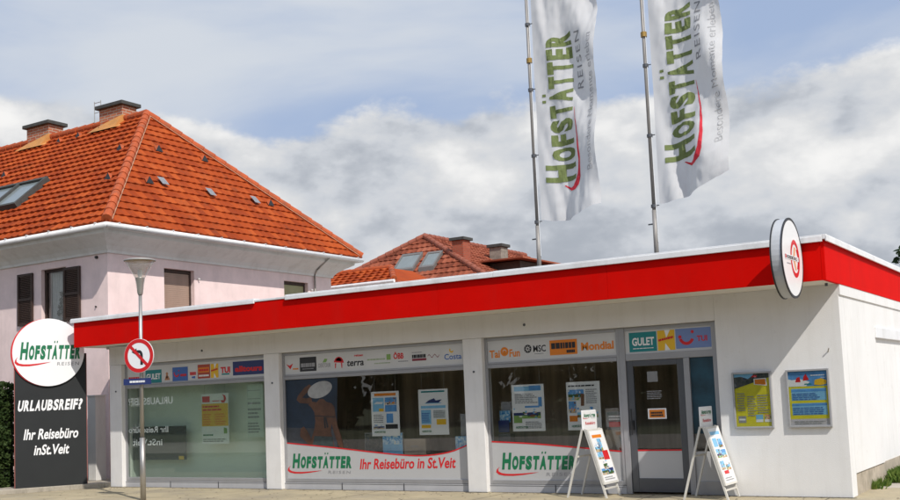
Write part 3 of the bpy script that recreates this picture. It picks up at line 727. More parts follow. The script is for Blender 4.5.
# lady in a sun hat, a print on the second shop window
def lady():
    y = GY+.028; mp = plane_y(y); mq = plane_y(y-.0015); mr = plane_y(y-.003)
    mb = MB()
    fade = lerp_curve([(-8.98, .74), (-8.95, 1.2), (-8.93, 2.04)], 2)
    mb.poly([(-10.198, 1.15), (-9.0, 1.1), (-8.95, 2.042), (-10.198, 2.042)], mp, 0)
    mb.poly([(-10.198, .83), (-9.0, .75), (-9.0, 1.1), (-10.198, 1.15)], mp, 1)
    back = [(-9.62, .80), (-9.60, .95), (-9.53, 1.10), (-9.50, 1.25), (-9.52, 1.42), (-9.60, 1.52), (-9.66, 1.56), (-9.60, 1.62), (-9.46, 1.60), (-9.38, 1.66), (-9.30, 1.66), (-9.22, 1.60), (-9.10, 1.57), (-9.04, 1.50), (-9.02, 1.35), (-8.98, 1.15), (-8.90, .95), (-8.86, .76), (-8.95, .76), (-9.06, 1.0), (-9.12, 1.2), (-9.14, 1.05), (-9.10, .92), (-9.06, .77)]
    mb.poly(back, mq, 2)
    arm = [(-9.56, 1.60), (-9.66, 1.58), (-9.86, 1.60), (-9.94, 1.66), (-9.90, 1.74), (-9.74, 1.88), (-9.62, 1.94), (-9.56, 1.90), (-9.66, 1.80), (-9.80, 1.70), (-9.70, 1.68), (-9.58, 1.70)]
    mb.poly(arm, mr, 2)
    mb.poly([(-9.62, .79), (-9.88, .98), (-9.86, 1.12), (-9.78, 1.16), (-9.70, 1.08), (-9.60, .92)], mr, 2)
    hat = [(-9.37+.29*math.cos(t), 1.83+.15*math.sin(t)+.05*math.cos(t)) for t in [2*math.pi*k/28 for k in range(28)]]
    mb.poly(hat, plane_y(y-.0045), 3)
    mb.poly([(-9.58, .81), (-9.09, .78), (-9.10, .96), (-9.53, .98)], mr, 4)
    mb.poly([(-9.52, 1.345), (-9.03, 1.31), (-9.03, 1.325), (-9.52, 1.36)], mr, 5); mb.poly([(-9.30, 1.32), (-9.27, 1.32), (-9.25, 1.12), (-9.29, 1.12)], mr, 5); mb.poly([(-9.27, 1.32), (-9.24, 1.32), (-9.19, 1.14), (-9.23, 1.12)], mr, 5)
    mb.build('photo_print', [mat('dusk_sea_print', (.012, .025, .045), .4, .45, 2.5), mat('wet_sand_print', (.05, .055, .065), .4, .4, 4), mat('dark_skin_print', (.095, .042, .022), .5, .45, 5), mat('hat_print', (.34, .34, .33), .5, .25, 6), mat('skirt_print', (.035, .05, .05), .5, .4, 9), FBLACK], bay2)
lady()

PAL = None
def busy(mb, mats, a0, a1, b0, b1, mp, seed):
    """a small holiday picture: sky, sea and shore bands broken up by many little coloured shapes"""
    global PAL
    PAL = [FSKY, FLBLUE, FWHITE, FSKIN, FORANGE, FLGREEN, FNAVY, mat('sand_print', (.55, .42, .26), .5, .2, 30), mat('leaf_dark_print', (.05, .11, .03), .5, .2, 30), mat('coral_print', (.55, .16, .10), .5, .2, 30)]
    r = random.Random(seed); W, H = a1-a0, b1-b0
    def put(pts, m_):
        if m_ not in mats: mats.append(m_)
        mb.poly([(a0+max(0, min(1, x))*W, b0+max(0, min(1, y))*H) for x, y in pts], lambda x, z: mp(x, z, d[0]), mats.index(m_))
    d = [0]
    hz = r.uniform(.45, .65); put([(0, hz), (1, hz+.03), (1, 1), (0, 1)], r.choice(PAL[:3])); d[0] = 1
    put([(0, hz*.55), (1, hz*.5), (1, hz+.03), (0, hz)], r.choice([PAL[0], PAL[6], PAL[1], PAL[8]])); put([(0, 0), (1, 0), (1, hz*.5), (0, hz*.55)], r.choice([PAL[7], PAL[5], PAL[7], PAL[8]])); d[0] = 2
    for k in range(16):
        x, y = r.random(), r.random()**1.3*.95; w_ = r.uniform(.04, .14); h = r.uniform(.03, .16); n_ = r.choice((5, 6, 7)); ph = r.random()*6
        put([(x+w_*math.cos(ph+6.283*i/n_)*r.uniform(.6, 1.2), y+h*math.sin(ph+6.283*i/n_)*r.uniform(.6, 1.2)) for i in range(n_)], r.choice(PAL) if y < .6 else r.choice(PAL[:4])); d[0] = 2+k*.12
# things hanging or standing behind the glass
def poster(name, label, x0, x1, z0, z1, y, items, group=None, base=None, cat='poster'):
    t = thing(name, label, cat, ((x0+x1)/2, y, z0), 0, group)
    MB().box(x0, x1, y, y+.012, z0, z1).build('sheet', base or FWHITE, t)
    for xw in (x0+.12*(x1-x0), x1-.12*(x1-x0)): MB().tube((xw, y+.006, z1), (xw, y+.006, 2.74), .0025, n=5).build('wire', STEEL, t)
    mb = MB(); mats = []
    W, H = x1-x0, z1-z0
    for it in items:
        if it[-1] not in mats: mats.append(it[-1])
    for it in items:
        k = it[0]; mi = mats.index(it[-1])
        if k == 'r':
            mb.rect(x0+it[1]*W, x0+it[2]*W, z0+it[3]*H, z0+it[4]*H, y-.002-.001*it[5], mi)
            if it[6] in (PHOTO_A, PHOTO_B, PHOTO_C, PHOTO_D): busy(mb, mats, x0+it[1]*W, x0+it[2]*W, z0+it[3]*H, z0+it[4]*H, lambda a, b, dd: (a, y-.0032-.001*it[5]-.0003*dd, b), int(it[1]*1000+it[3]*77+x0*50))
        elif k == 'b': mb.bars(x0+it[1]*W, x0+it[2]*W, z0+it[3]*H, z0+it[4]*H, it[5], plane_y(y-.004), mi, .5, .3, it[6])
        elif k == 'p': mb.poly([(x0+a*W, z0+b*H) for a, b in it[1]], plane_y(y-.004-.001*it[2]), mi)
        elif k == 't': mb.text(it[1], x0+it[2]*W, x0+it[3]*W, z0+it[4]*H, it[5]*H, plane_y(y-.005), mi, .03)
    mb.build('print', mats, t)
    return t
PY = .22
g = 'posters hanging in the shop windows'
cable = []
poster('window_poster', 'white window poster with six small holiday pictures beside the sun-hat print', -8.27, -7.66, .95, 1.745, PY, [
    ('r', .12, .9, .90, .96, 0, FORANGE), ('r', .06, .46, .55, .86, 0, FLBLUE), ('p', [(.1, .72), (.4, .72), (.44, .76), (.2, .77)], 0, FWHITE), ('r', .5, .92, .70, .86, 0, PHOTO_B), ('r', .5, .92, .54, .69, 0, FSKY), ('r', .54, .78, .29, .50, 0, FSKY),
    ('r', .06, .46, .16, .26, 0, PHOTO_C), ('r', .5, .94, .16, .26, 0, FBLACK), ('b', .08, .45, .30, .50, 5, 3, FGREY), ('r', .28, .45, .55, .62, 1, FYELLOW), ('t', 'HOFSTÄTTER', .1, .5, .07, .045, FGREEN)], g)
poster('window_poster', 'white cruise poster with a ship on top in middle shop window', -7.24, -6.63, .955, 1.745, PY, [
    ('r', .1, .9, .93, .965, 0, FTEAL), ('p', [(.24, .70), (.70, .70), (.80, .77), (.60, .75), (.54, .80), (.36, .76)], 0, FNAVY), ('r', .22, .78, .685, .70, 0, FLBLUE), ('r', .08, .92, .58, .64, 0, FLBLUE),
    ('r', .08, .42, .24, .55, 0, FLBLUE), ('r', .5, .9, .36, .54, 0, mat('pale_grey_paper', (.55, .6, .6), .6, .1, 12)), ('r', .60, .92, .22, .34, 1, FYELLOW), ('r', .08, .4, .15, .22, 1, FYELLOW), ('b', .1, .4, .28, .5, 6, 3, FBLUE), ('b', .5, .9, .38, .54, 5, 3, FGREY), ('t', 'HOFSTÄTTER', .1, .42, .06, .04, FGREEN)], g)
poster('window_poster', 'white poster with family photo in left half of third window', -5.37, -4.77, .985, 1.75, PY, [
    ('r', .08, .92, .86, .96, 0, FLBLUE), ('r', .55, .9, .87, .97, 1, FSKY), ('b', .1, .85, .60, .82, 6, 4, FGREY), ('r', .82, .93, .52, .72, 0, FSKY), ('r', .04, .88, .27, .50, 0, PHOTO_C), ('r', .40, .85, .48, .54, 1, FSKY), ('r', .04, .30, .18, .34, 1, FLGREEN), ('b', .4, .92, .06, .22, 5, 8, FGREY), ('t', 'HOFSTÄTTER', .1, .48, .06, .05, FGREEN)], g)
poster('window_poster', 'white beach holiday poster behind the sandwich board in third window', -4.36, -3.775, .985, 1.755, PY, [
    ('b', .06, .9, .90, .96, 1, 4, FBLACK), ('r', .05, .52, .62, .84, 0, PHOTO_B), ('r', .05, .28, .36, .60, 0, PHOTO_C), ('r', .3, .92, .26, .48, 0, PHOTO_A), ('p', [(.42, .5), (.52, .5), (.54, .74), (.44, .76)], 1, FSKIN), ('r', .06, .3, .18, .30, 0, FORANGE), ('b', .58, .92, .55, .86, 8, 8, FGREY), ('t', 'HOFSTÄTTER', .12, .5, .06, .05, FGREEN)], g)

poster('window_poster', 'yellow and white notice poster with red heading in left shop window', -12.54, -11.80, .86, 1.86, .24, [
    ('r', .01, .99, .35, .80, 0, FYELLOW), ('r', .04, .32, .83, .95, 0, FRED), ('b', .42, .7, .84, .88, 1, 3, FRED), ('p', [(.78, .98), (.9, .95), (.93, .88), (.86, .81), (.77, .81), (.72, .86), (.84, .86), (.84, .93)], 0, FRED),
    ('b', .05, .9, .66, .79, 2, 5, FRED), ('b', .05, .40, .38, .62, 5, 6, FORANGE), ('b', .5, .9, .38, .62, 5, 7, FORANGE), ('b', .05, .45, .16, .22, 1, 8, FGREEN), ('b', .05, .92, .04, .12, 2, 9, FGREY), ('p', [(.82, .2), (.94, .2), (.94, .3), (.82, .32)], 0, FLGREEN)], None)
poster('notice_sheet', 'pale printed notice sheet taped at right end of left shop window', -11.30, -10.88, .98, 2.0, .24, [
    ('b', .05, .9, .62, .70, 1, 3, FGREY), ('b', .05, .9, .36, .58, 3, 5, FGREY), ('b', .05, .9, .08, .3, 4, 6, FGREY), ('r', .05, .85, .88, .89, 0, FGREY), ('r', .05, .06, .72, .96, 0, FGREY), ('r', .84, .85, .72, .96, 0, FGREY), ('r', .05, .85, .72, .73, 0, FGREY)], None, base=mat('greenish_paper', (.60, .66, .58), .7, .05, 4), cat='notice')
t = thing('wall_screen', 'black flat screen with yellow tag low in the left shop window', 'screen', (-13.9, .30, .54))
MB().box(-14.9, -13.09, .30, .35, .54, 1.235).build('screen_panel', mat('black_screen', (.012, .013, .014), .25, .1, 2), t, bevel=.006)
MB().box(-13.26, -13.12, .292, .299, .55, .62).build('price_tag', FYELLOW, t)
MB().box(-14.1, -13.9, .351, .498, .8, .95).build('support', ALUD, t)
t = thing('window_blind', 'pale green blind hanging behind the left shop window', 'blind', (-12.65, .52, .031))
MB().box(-14.66, -10.66, .50, .51, .06, 2.5).build('blind_sheet', BACKING, t)
MB().box(-14.66, -10.66, .45, .55, 2.505, 2.56).build('blind_rail', WMETAL, t)
t = thing('leaflet_stand', 'small dark leaflet stand with blue brochures in third window', 'leaflet stand', (-5.58, .32, .031))
MB().box(-5.70, -5.47, .30, .45, .031, .95).build('stand', ALUD, t)
mb = MB()
for k, (z, mm) in enumerate(((.97, 0), (1.13, 1), (1.28, 2))): mb.box(-5.69+.015*k, -5.49+.015*k, .30+.03*k, .315+.03*k, z, z+.20, mm)
mb.build('brochure', [FNAVY, PHOTO_B, FGREY], t)
t = thing('printed_box', 'grey printed display box beside beach poster in third window', 'display box', (-3.58, .34, .031))
MB().box(-3.72, -3.42, .30, .5, .98, 1.26).build('carton', mat('grey_card', (.22, .22, .22), .7, .1, 7), t)
mb = MB(); mb.rect(-3.68, -3.46, 1.02, 1.10, .297, 0); mb.bars(-3.68, -3.46, 1.13, 1.22, 2, plane_y(.297), 1, .5, .1, 3); mb.build('print', [FRED, FWHITE], t)
MB().box(-3.74, -3.40, .29, .52, .031, .975).build('pedestal', DARK, t)
t = thing('city_postcard', 'landscape picture board of a town leaning below the six-picture poster', 'picture board', (-8.03, .2, .62))
MB().box(-8.45, -7.61, .235, .25, .62, 1.01).build('sheet', FGREY, t)
mb = MB(); mb.rect(-8.44, -8.05, .63, 1.0, .232, 0); mb.rect(-8.05, -7.62, .80, 1.0, .232, 1); mb.rect(-8.05, -7.62, .63, .80, .232, 2); mb.build('print', [PHOTO_D, PHOTO_B, FLBLUE], t)
t = thing('document_box', 'dark document box with small white label in middle window', 'box', (-7.36, .2, .62))
MB().box(-7.59, -7.13, .235, .40, .62, .89).build('case', DARK, t)
mb = MB(); mb.bars(-7.44, -7.28, .755, .775, 1, plane_y(.232), 0, .7, .05, 3); mb.rect(-7.58, -7.14, .735, .738, .232, 0); mb.build('label_print', [FGREY], t)
t = thing('brochure_pile', 'blue and white brochures standing at right end of middle window', 'brochures', (-6.38, .24, .65))
MB().box(-6.52, -6.24, .24, .36, .70, .92).build('brochure', PHOTO_B, t)
MB().box(-6.44, -6.26, .30, .33, .93, 1.30).build('brochure', FGREY, t)
MB().box(-6.56, -6.22, .22, .42, .031, .69).build('pedestal', DARK, t)

# poster cases on the wall
def case(x0, x1, label, items):
    t = thing('poster_case', label, 'poster case', ((x0+x1)/2, 0, .97), 0, 'poster cases on the white front wall')
    z0, z1 = .97, 1.78; y0, y1 = -.05, -.002
    mb = MB(); e = .027
    mb.box(x0, x0+e, y0, y1, z0, z1).box(x1-e, x1, y0, y1, z0, z1).box(x0+e, x1-e, y0, y1, z1-e, z1).box(x0+e, x1-e, y0, y1, z0, z0+e)
    mb.box(x0+e, x1-e, -.02, y1, z0+e, z1-e)
    mb.build('frame', mat('case_frame_grey', (.34, .34, .345), .45, .08, 6, metal=.1), t, bevel=.004)
    mb = MB(); mats = []; W, H = x1-x0-2*e, z1-z0-2*e; X, Z = x0+e, z0+e
    for it in items:
        if it[-1] not in mats: mats.append(it[-1])
    for it in items:
        k = it[0]; mi = mats.index(it[-1])
        if k == 'r': mb.rect(X+it[1]*W, X+it[2]*W, Z+it[3]*H, Z+it[4]*H, -.022-.0012*it[5], mi)
        elif k == 'b': mb.bars(X+it[1]*W, X+it[2]*W, Z+it[3]*H, Z+it[4]*H, it[5], plane_y(-.028), mi, .4, .3, it[6])
        elif k == 'p': mb.poly([(X+a*W, Z+b*H) for a, b in it[1]], plane_y(-.024-.0012*it[2]), mi)
    mb.build('print', mats, t)
    MB().box(x0+e, x1-e, -.036, -.033, z0+e, z1-e).build('pane', GLASS, t)
case(-1.565, -1.0, 'framed lime green poster with mountain photo nearer the door', [
    ('r', 0, 1, 0, 1, 0, FLIME), ('p', [(0, .72), (.55, .83), (.55, 1), (0, 1)], 0, PHOTO_D), ('p', [(0, .94), (.2, .95), (.4, .9), (.55, .97), (.55, 1), (0, 1)], 1, FLBLUE), ('p', [(.55, .83), (1, .92), (1, 1), (.55, 1)], 0, PHOTO_D),
    ('r', .5, .65, .93, .97, 2, FRED), ('p', [(.56, .79), (.93, .76), (.91, .91), (.56, .90)], 2, FWHITE), ('p', [(.59, .80), (.90, .78), (.88, .89), (.59, .885)], 3, FORANGE),
    ('b', .06, .3, .3, .66, 8, 3, FGREY), ('b', .34, .60, .2, .60, 9, 5, FGREY), ('b', .62, .95, .25, .62, 8, 7, FGREY), ('r', .06, .28, .07, .20, 1, FGREY), ('r', .56, .76, .08, .22, 1, FLBLUE), ('r', .80, .98, .08, .22, 1, PHOTO_C), ('r', .08, .26, .12, .15, 2, FWHITE), ('r', .56, .76, .08, .13, 2, FWHITE), ('r', .8, .98, .08, .13, 2, FWHITE)])
case(-.79, -.20, 'framed blue beach poster with two timetables nearer the wall corner', [
    ('r', 0, 1, 0, 1, 0, FLIME), ('r', 0, 1, .72, 1, 1, FSKY), ('p', [(0, .72), (.45, .72), (.55, .80), (.30, .86), (.1, .84), (0, .86)], 1, FWHITE), ('p', [(.18, .80), (.32, .80), (.30, .90), (.22, .88)], 2, FRED), ('p', [(.38, .82), (.54, .84), (.46, .95), (.40, .90)], 2, FRED), ('p', [(.4, .745), (.6, .75), (.58, .77), (.42, .77)], 2, FTEAL),
    ('p', [(.66, .745+.0), (.8, .73), (.97, .75), (.98, .82), (.84, .86), (.68, .83)], 2, FYELLOW), ('b', .58, .97, .91, .95, 1, 3, FWHITE), ('b', .84, .98, .87, .89, 1, 4, FWHITE),
    ('r', .06, .95, .46, .68, 1, FLBLUE), ('r', .06, .95, .62, .665, 2, FSKY), ('r', .06, .95, .19, .41, 1, FLBLUE), ('r', .06, .95, .36, .40, 2, FSKY), ('b', .08, .9, .475, .61, 4, 6, FBLUE), ('b', .08, .9, .205, .35, 4, 8, FBLUE), ('r', .0, 1, 0, .12, 1, mat('pale_lilac_print', (.55, .52, .55), .5, .05, 6)), ('b', .1, .9, .03, .1, 2, 9, FGREY)])

# round projecting light box
t = thing('projecting_sign', 'round white lightbox with red arrow logo projecting from red fascia corner', 'sign', (-.36, -1.33, 3.2))
ccy, ccz, rr = -1.335, 3.21, .515
mb = MB(); n = 48
C = lambda x, r: [(x, ccy+r*math.cos(2*math.pi*k/n), ccz+r*math.sin(2*math.pi*k/n)) for k in range(n)]
mb.add(C(-.385, rr)+C(-.265, rr), [(i, (i+1) % n, n+(i+1) % n, n+i) for i in range(n)]); mb.build('rim', SIGNALU, t, smooth=False)
mb = MB()
for xa, xb in ((-.402, -.386), (-.264, -.250)):
    mb.add(C(xa, rr+.012)+C(xb, rr+.012)+C(xa, rr-.02)+C(xb, rr-.02), [(i, (i+1) % n, n+(i+1) % n, n+i) for i in range(n)]+[(2*n+i, 2*n+(i+1) % n, 3*n+(i+1) % n, 3*n+i) for i in range(n)]+[(i, (i+1) % n, 2*n+(i+1) % n, 2*n+i) for i in range(n)]+[(n+i, n+(i+1) % n, 3*n+(i+1) % n, 3*n+i) for i in range(n)])
mb.build('edge_band', FBLACK, t)
MB().add(C(-.252, rr-.02), [tuple(range(n))]).add(C(-.398, rr-.02), [tuple(range(n))]).build('face', mat('lightbox_acrylic', (.80, .79, .78), .3, .02, 3), t)
mb = MB(); mpf = lambda a, b: (-.2495, ccy+a, ccz+b); mpg = lambda a, b: (-.2480, ccy+a, ccz+b); mph = lambda a, b: (-.2465, ccy+a, ccz+b)
def ell(a0, a1, r0, r1, mp, mi, cx_=.16, cz_=.0):
    mb.strip([(cx_+r1*.88*math.cos(a0+(a1-a0)*k/40), cz_+r1*math.sin(a0+(a1-a0)*k/40)) for k in range(41)], [(cx_+r0*.88*math.cos(a0+(a1-a0)*k/40), cz_+r0*math.sin(a0+(a1-a0)*k/40)) for k in range(41)], mp, mi)
ell(0, 2*math.pi, .19, .25, mpf, 0, .12)
mb.poly([(.02, .0), (.10, .15), (.16, .15), (.11, .03), (.26, .03), (.26, -.03), (.11, -.03), (.16, -.15), (.10, -.15)], mpf, 4); mb.poly([(.19, .13), (.27, .0), (.19, -.13), (.24, -.13), (.315, .0), (.24, .13)], mpf, 0)
mb.poly([(-.38, .035), (.28, .03), (.28, -.03), (-.38, -.035)], mpg, 1)
mb.text('REISEBÜRO', -.30, .22, -.022, .045, mph, 2, .03); mb.poly([(-.37, -.025), (-.32, -.025), (-.32, .025), (-.37, .025)], mph, 0)
mb.bars(-.30, -.10, -.09, -.07, 1, mpf, 3, .6, .1, 3)
mb.build('logo_print', [FRED, FWHITE, FBLACK, FGREY, mat('peach_print', (.72, .36, .16), .5, 0)], t)
MB().box(-.36, -.29, -.86, -.80, 3.02, 3.40).build('wall_bracket', SIGNALU, t)

# ================================================================== PYLON SIGN
ANG = math.atan2(1.19, .75)
t = thing('pylon_sign', 'tall anthracite pylon with round white travel agency sign on top', 'pylon sign', (-15.675, -.945, .10), ANG)
PW = .70
MB().box(-PW, PW, 0, .13, 0, 2.74).build('panel', GREYP, t, local=True, bevel=.006)
MB().box(-PW-.012, -PW-.001, .01, .12, 0, 2.74).box(PW+.001, PW+.012, .01, .12, 0, 2.74).build('edge_trim', mat('dull_red_edge', (.35, .12, .10), .5, .1, 4), t, local=True)
mb = MB(); cx0, cz0, R_ = -.045, 2.77, .705; n = 64
cp_ = lambda r, dx=0: [(cx0+dx+r*math.cos(2*math.pi*k/n), cz0+r*math.sin(2*math.pi*k/n)) for k in range(n)]
mb.prism(cp_(R_), lambda x, z: (x, .10, z), lambda x, z: (x, -.045, z)); mb.build('round_board', FWHITE, t, local=True)
mb = MB(); mb.prism(cp_(R_-.0, -.028), lambda x, z: (x, .095, z), lambda x, z: (x, -.03, z)); mb.build('red_ring', FRED, t, local=True)
ml = plane_y(-.048)
mb = MB(); logo(mb, -.605, .60, 2.645, .365, ml, 0, 1, 2, .10); mb.build('lettering', [FGREEN, FRED, FGREY], t, local=True)
ml = plane_y(-.003)
mb = MB(); mb.cond('URLAUBSREIF?', -.655, .60, 1.575, .225, ml, 0, .045, .16); mb.build('slogan_lettering', [FWHITE], t, local=True)
mb = MB(); mb.text('Ihr Reisebüro', -.54, .52, .98, .225, ml, 0, .024, .16); mb.build('slogan_lettering', [FWHITE], t, local=True)
mb = MB(); mb.text('inSt.Veit', -.345, .335, .66, .215, ml, 0, .024, .16); mb.build('slogan_lettering', [FWHITE], t, local=True)

t = thing('concrete_plinth', 'low weathered concrete plinth carrying the pylon sign at pavement edge', 'plinth', (-15.5, -.9, 0))
mb = MB()
d = Vector((.75, 1.19, 0)).normalized(); nrm = Vector((d.y, -d.x, 0))
A_ = Vector((-15.675, -.945, 0))+nrm*.10
P1 = A_-d*3.2; P2 = A_+d*.82
q = [P1, P2, Vector((-15.04, -.02, 0)), Vector((-15.04, .9, 0)), Vector((-16.4, .95, 0)), P1-nrm*2.2]
mb.prism([(p.x, p.y) for p in q], lambda x, y: (x, y, -.01), lambda x, y: (x, y, .098)); mb.build('block', CONC, t, bevel=.015)
t = thing('garden_gate_post', 'cream painted gate post between pylon sign and pink house', 'gate post', (-15.97, .45, .098))
MB().box(-16.10, -15.84, .32, .60, .098, 1.93).build('post', CREAM, t, bevel=.01)
MB().box(-16.12, -15.82, .30, .62, 1.931, 1.96).build('cap', CREAM, t)

# ================================================================== FLAGPOLES AND FLAGS
def flagpole(x, label):
    t = thing('flagpole', label, 'flagpole', (x, .6, 3.47), 0, 'flagpoles on the shop roof')
    mb = MB(); mb.tube((x, .6, 3.47), (x, .6, 4.42), .038, .036); mb.tube((x, .6, 4.42), (x-.01, .6, 9.35), .029, .024); mb.build('pole', mat('pole_metal', (.30, .28, .26), .5, .3, 3, metal=.15, stretch=(1, 1, .5)), t, smooth=True)
    mb = MB(); mb.path([(x+.045, .585, 3.9), (x+.03, .585, 6.2), (x+.04, .585, 9.2)], .006, 6); mb.build('rope', WMETAL, t)
    mb = MB(); mb.tube((x, .6, 3.465), (x, .6, 3.50), .10, .10, 16); mb.build('base_plate', STEEL, t)
    for z in (4.46, 5.6, 6.75, 7.9): MB().tube((x, .6, z), (x, .6, z+.05), .046, n=12).tube((x+.02, .6, z+.03), (x+.09, .6, z+.03), .008, n=6).build('clip', ALUD, t)
    MB().tube((x, .6, 7.25), (x, .6, 7.33), .05, n=12).build('winch_collar', mat('brass_collar', (.35, .22, .06), .5, .1, 4, metal=.5), t)
    MB().tube((x-.02, .6, 4.2), (x-.11, .6, 4.2), .012, n=6).build('cleat', ALUD, t)
    mb = MB(); mb.tube((x, .6, 9.05), (x+1.25, .6, 9.05), .018, .014); mb.build('arm', WMETAL, t)
flagpole(-4.93, 'slim metal flagpole on shop roof, left one beside the background house')
flagpole(-2.84, 'slim metal flagpole on shop roof, right one nearer the round lightbox')
def flag(x0, label, seed, amp, lift, ph):
    Wd, z0, z1 = 1.18, 4.55, 9.03
    def surf(u, v, off=0.0):
        k = u**1.2
        a = amp*(.25+.75*(1-.55*v))
        y = .6 + k*a*1.4*math.sin(5.2*u-3.1*v+ph) + .06*k*math.sin(17*v+6*u+ph*2)*(.4+u) + .03*math.sin(11*u+12*v+ph)*min(1, 6*u*(1.1-u))
        y += .10*math.exp(-((u-.45-.5*(v-.12))/.10)**2)*max(0, 1-v*2.2)
        y += .09*math.exp(-((u-.25+.9*(v-.15))/.08)**2)*max(0, 1-v*2.0)
        y += .07*math.exp(-((u-.12-.35*(1-v))/.05)**2)*max(0, (v-.6)*2.4)
        q = Vector((u*4.2+ph, v*7.5-u*2.2, ph)); y += min(1, 5*u)*(.055*(abs(noise.noise(q))-.2)+.03*(abs(noise.noise(q*2.3))-.2)+.012*noise.noise(q*6))
        x = x0 + Wd*u*(1-.05*(1-v)*(1-v)*u)-.02*u*math.sin(6*v+ph)
        z = z0 + (z1-z0)*v - .16*(1-v)*u*(1-u)*1.2 + lift*u*u*(1-v)**3 - .05*math.sin(4*u+ph)*(1-v)**4
        return Vector((x, y-off, z))
    t = thing('flag', label, 'flag', (x0, .6, z0), 0, 'white banner flags on the poles')
    nu, nv = 36, 96
    mb = MB(); mb.add([surf(i/nu, j/nv) for j in range(nv+1) for i in range(nu+1)], [(j*(nu+1)+i, j*(nu+1)+i+1, (j+1)*(nu+1)+i+1, (j+1)*(nu+1)+i) for j in range(nv) for i in range(nu)])
    mb.build('cloth', CLOTH, t, smooth=True)
    raw = MB(); H = z1-z0
    # writing runs up the flag: (a along +v in metres, b towards the pole)
    def mp(a, b): return (.56-b/Wd, (a+.62)/H, 0)
    raw.cond('H', 0, .29, 0, .56, mp, 0, .05); raw.cond('OFSTÄTTER', .35, 2.50, 0, .43, mp, 0, .055)
    mp2 = lambda a, b: (.735-b/Wd, (a+.62)/H, 0)
    raw.text('REISEN', 1.50, 2.46, 0, .11, mp2, 1, .0, 0, 1.2)
    mp3 = lambda a, b: (.93-b/Wd, (a+.62)/H, 0)
    raw.text('Besondere Momente erleben', .02, 2.36, 0, .115, mp3, 2, -.004, 0)
    T = [(-.06, .22), (-.17, .09), (-.18, 0), (-.13, -.10), (0, -.15), (.3, -.17), (.7, -.14), (1.2, -.06)]
    B = [(-.055, .20), (-.12, .09), (-.10, .03), (-.03, -.03), (.06, -.08), (.3, -.12), (.7, -.115), (1.2, -.055)]
    raw.strip(T, B, mp, 3)
    bm = bmesh.new(); vs = [bm.verts.new(p) for p in raw.v]
    for f, mi in zip(raw.f, raw.m):
        try: ff = bm.faces.new([vs[i] for i in f]); ff.material_index = mi
        except ValueError: pass
    for i in range(1, nu): bmesh.ops.bisect_plane(bm, geom=bm.verts[:]+bm.edges[:]+bm.faces[:], plane_co=(i/nu, 0, 0), plane_no=(1, 0, 0))
    for j in range(1, nv):
        if .08 < j/nv < .8: bmesh.ops.bisect_plane(bm, geom=bm.verts[:]+bm.edges[:]+bm.faces[:], plane_co=(0, j/nv, 0), plane_no=(0, 1, 0))
    bm.verts.index_update()
    out = MB()
    for f in bm.faces: out.f.append([v.index for v in f.verts]); out.m.append(f.material_index); out.uv.append((0, 0))
    out.v = [surf(v.co.x, v.co.y, .007) for v in bm.verts]; bm.free()
    out.build('lettering', [FOLIVE, FGREYF, FLGREYF, FREDF], t)
flag(-4.85, 'white banner flag on left pole, hem hanging straight, green lettering reading upward', 1, .10, .06, .6)
flag(-2.74, 'white banner flag on right pole, lower corner blown upward, green lettering reading upward', 2, .15, .36, 2.2)

# ================================================================== SANDWICH BOARDS
def sandwich(cx_, label, pics):
    y0, y1 = -.56, -.03
    t = thing('sandwich_board', label, 'sandwich board', (cx_, (y0+y1)/2, 0), 0, 'A-frame boards outside the door')
    def sx(z, s): return cx_+s*(.025+.295*(1-z/1.02))
    for s in (-1, 1):
        for y in (y0, y1):
            MB().prism([(sx(0, s)-.014, 0), (sx(0, s)+.014, 0), (sx(1.03, s)+.014, 1.03), (sx(1.03, s)-.014, 1.03)], lambda x, z: (x, y, z), lambda x, z: (x, y+.03*(1 if y == y0 else -1), z)).build('leg', ABW, t)
        zz = .60 if s < 0 else .12
        MB().box(sx(zz, s)-.01, sx(zz, s)+.01, y0+.031, y1-.031, zz, zz+.025).build('crossbar', ABW, t)
    def face(s, za, zb, off0, off1, ya, yb):
        return [(sx(za, s)+s*off0, za), (sx(zb, s)+s*off0, zb), (sx(zb, s)+s*off1, zb), (sx(za, s)+s*off1, za)]
    MB().prism(face(1, .20, 1.02, .016, .045, 0, 0), lambda x, z: (x, y0-.005, z), lambda x, z: (x, y1+.005, z)).build('poster_frame', ABW, t)
    mp = lambda a, b: (sx(b, 1)+.047, a, b)
    mq = lambda a, b: (sx(b, 1)+.049, a, b)
    mb = MB(); ya, yb = y0+.025, y1-.025; W = yb-ya
    mb.poly([(ya, .23), (yb, .23), (yb, .995), (ya, .995)], mp, 0)
    BM = [FWHITE, PHOTO_B, PHOTO_C, FORANGE, FSKY, PHOTO_A, FRED, FGREY, FLBLUE]
    for (a, b, c, d_, mi) in pics:
        if mi in (1, 2, 5, 4): busy(mb, BM, ya+a*W, ya+b*W, .23+c*.765, .23+d_*.765, lambda p, q, dd: (sx(q, 1)+.0495+.0003*dd, p, q), int(a*900+c*333+cx_*10))
        else: mb.poly([(ya+a*W, .23+c*.765), (ya+b*W, .23+c*.765), (ya+b*W, .23+d_*.765), (ya+a*W, .23+d_*.765)], mq, mi)
    mb.bars(ya+.1*W, ya+.9*W, .26, .32, 2, mq, 7, .5, .3, 4)
    mb.build('poster_print', BM, t)
    MB().box(cx_-.025, cx_-.005, y0, y1, 1.005, 1.31).build('header_plate', FWHITE, t, bevel=.008)
    mb = MB(); mz = lambda a, b: (cx_-.002, a, b)
    logo(mb, y0+.06, y1-.05, 1.205, .055, mz, 0, 1, 2, .1, True, True); mb.text('Reisebüro', y0+.10, y1-.08, 1.09, .05, mz, 1, .01)
    mb.build('header_lettering', [FGREEN, FRED, FGREY], t)
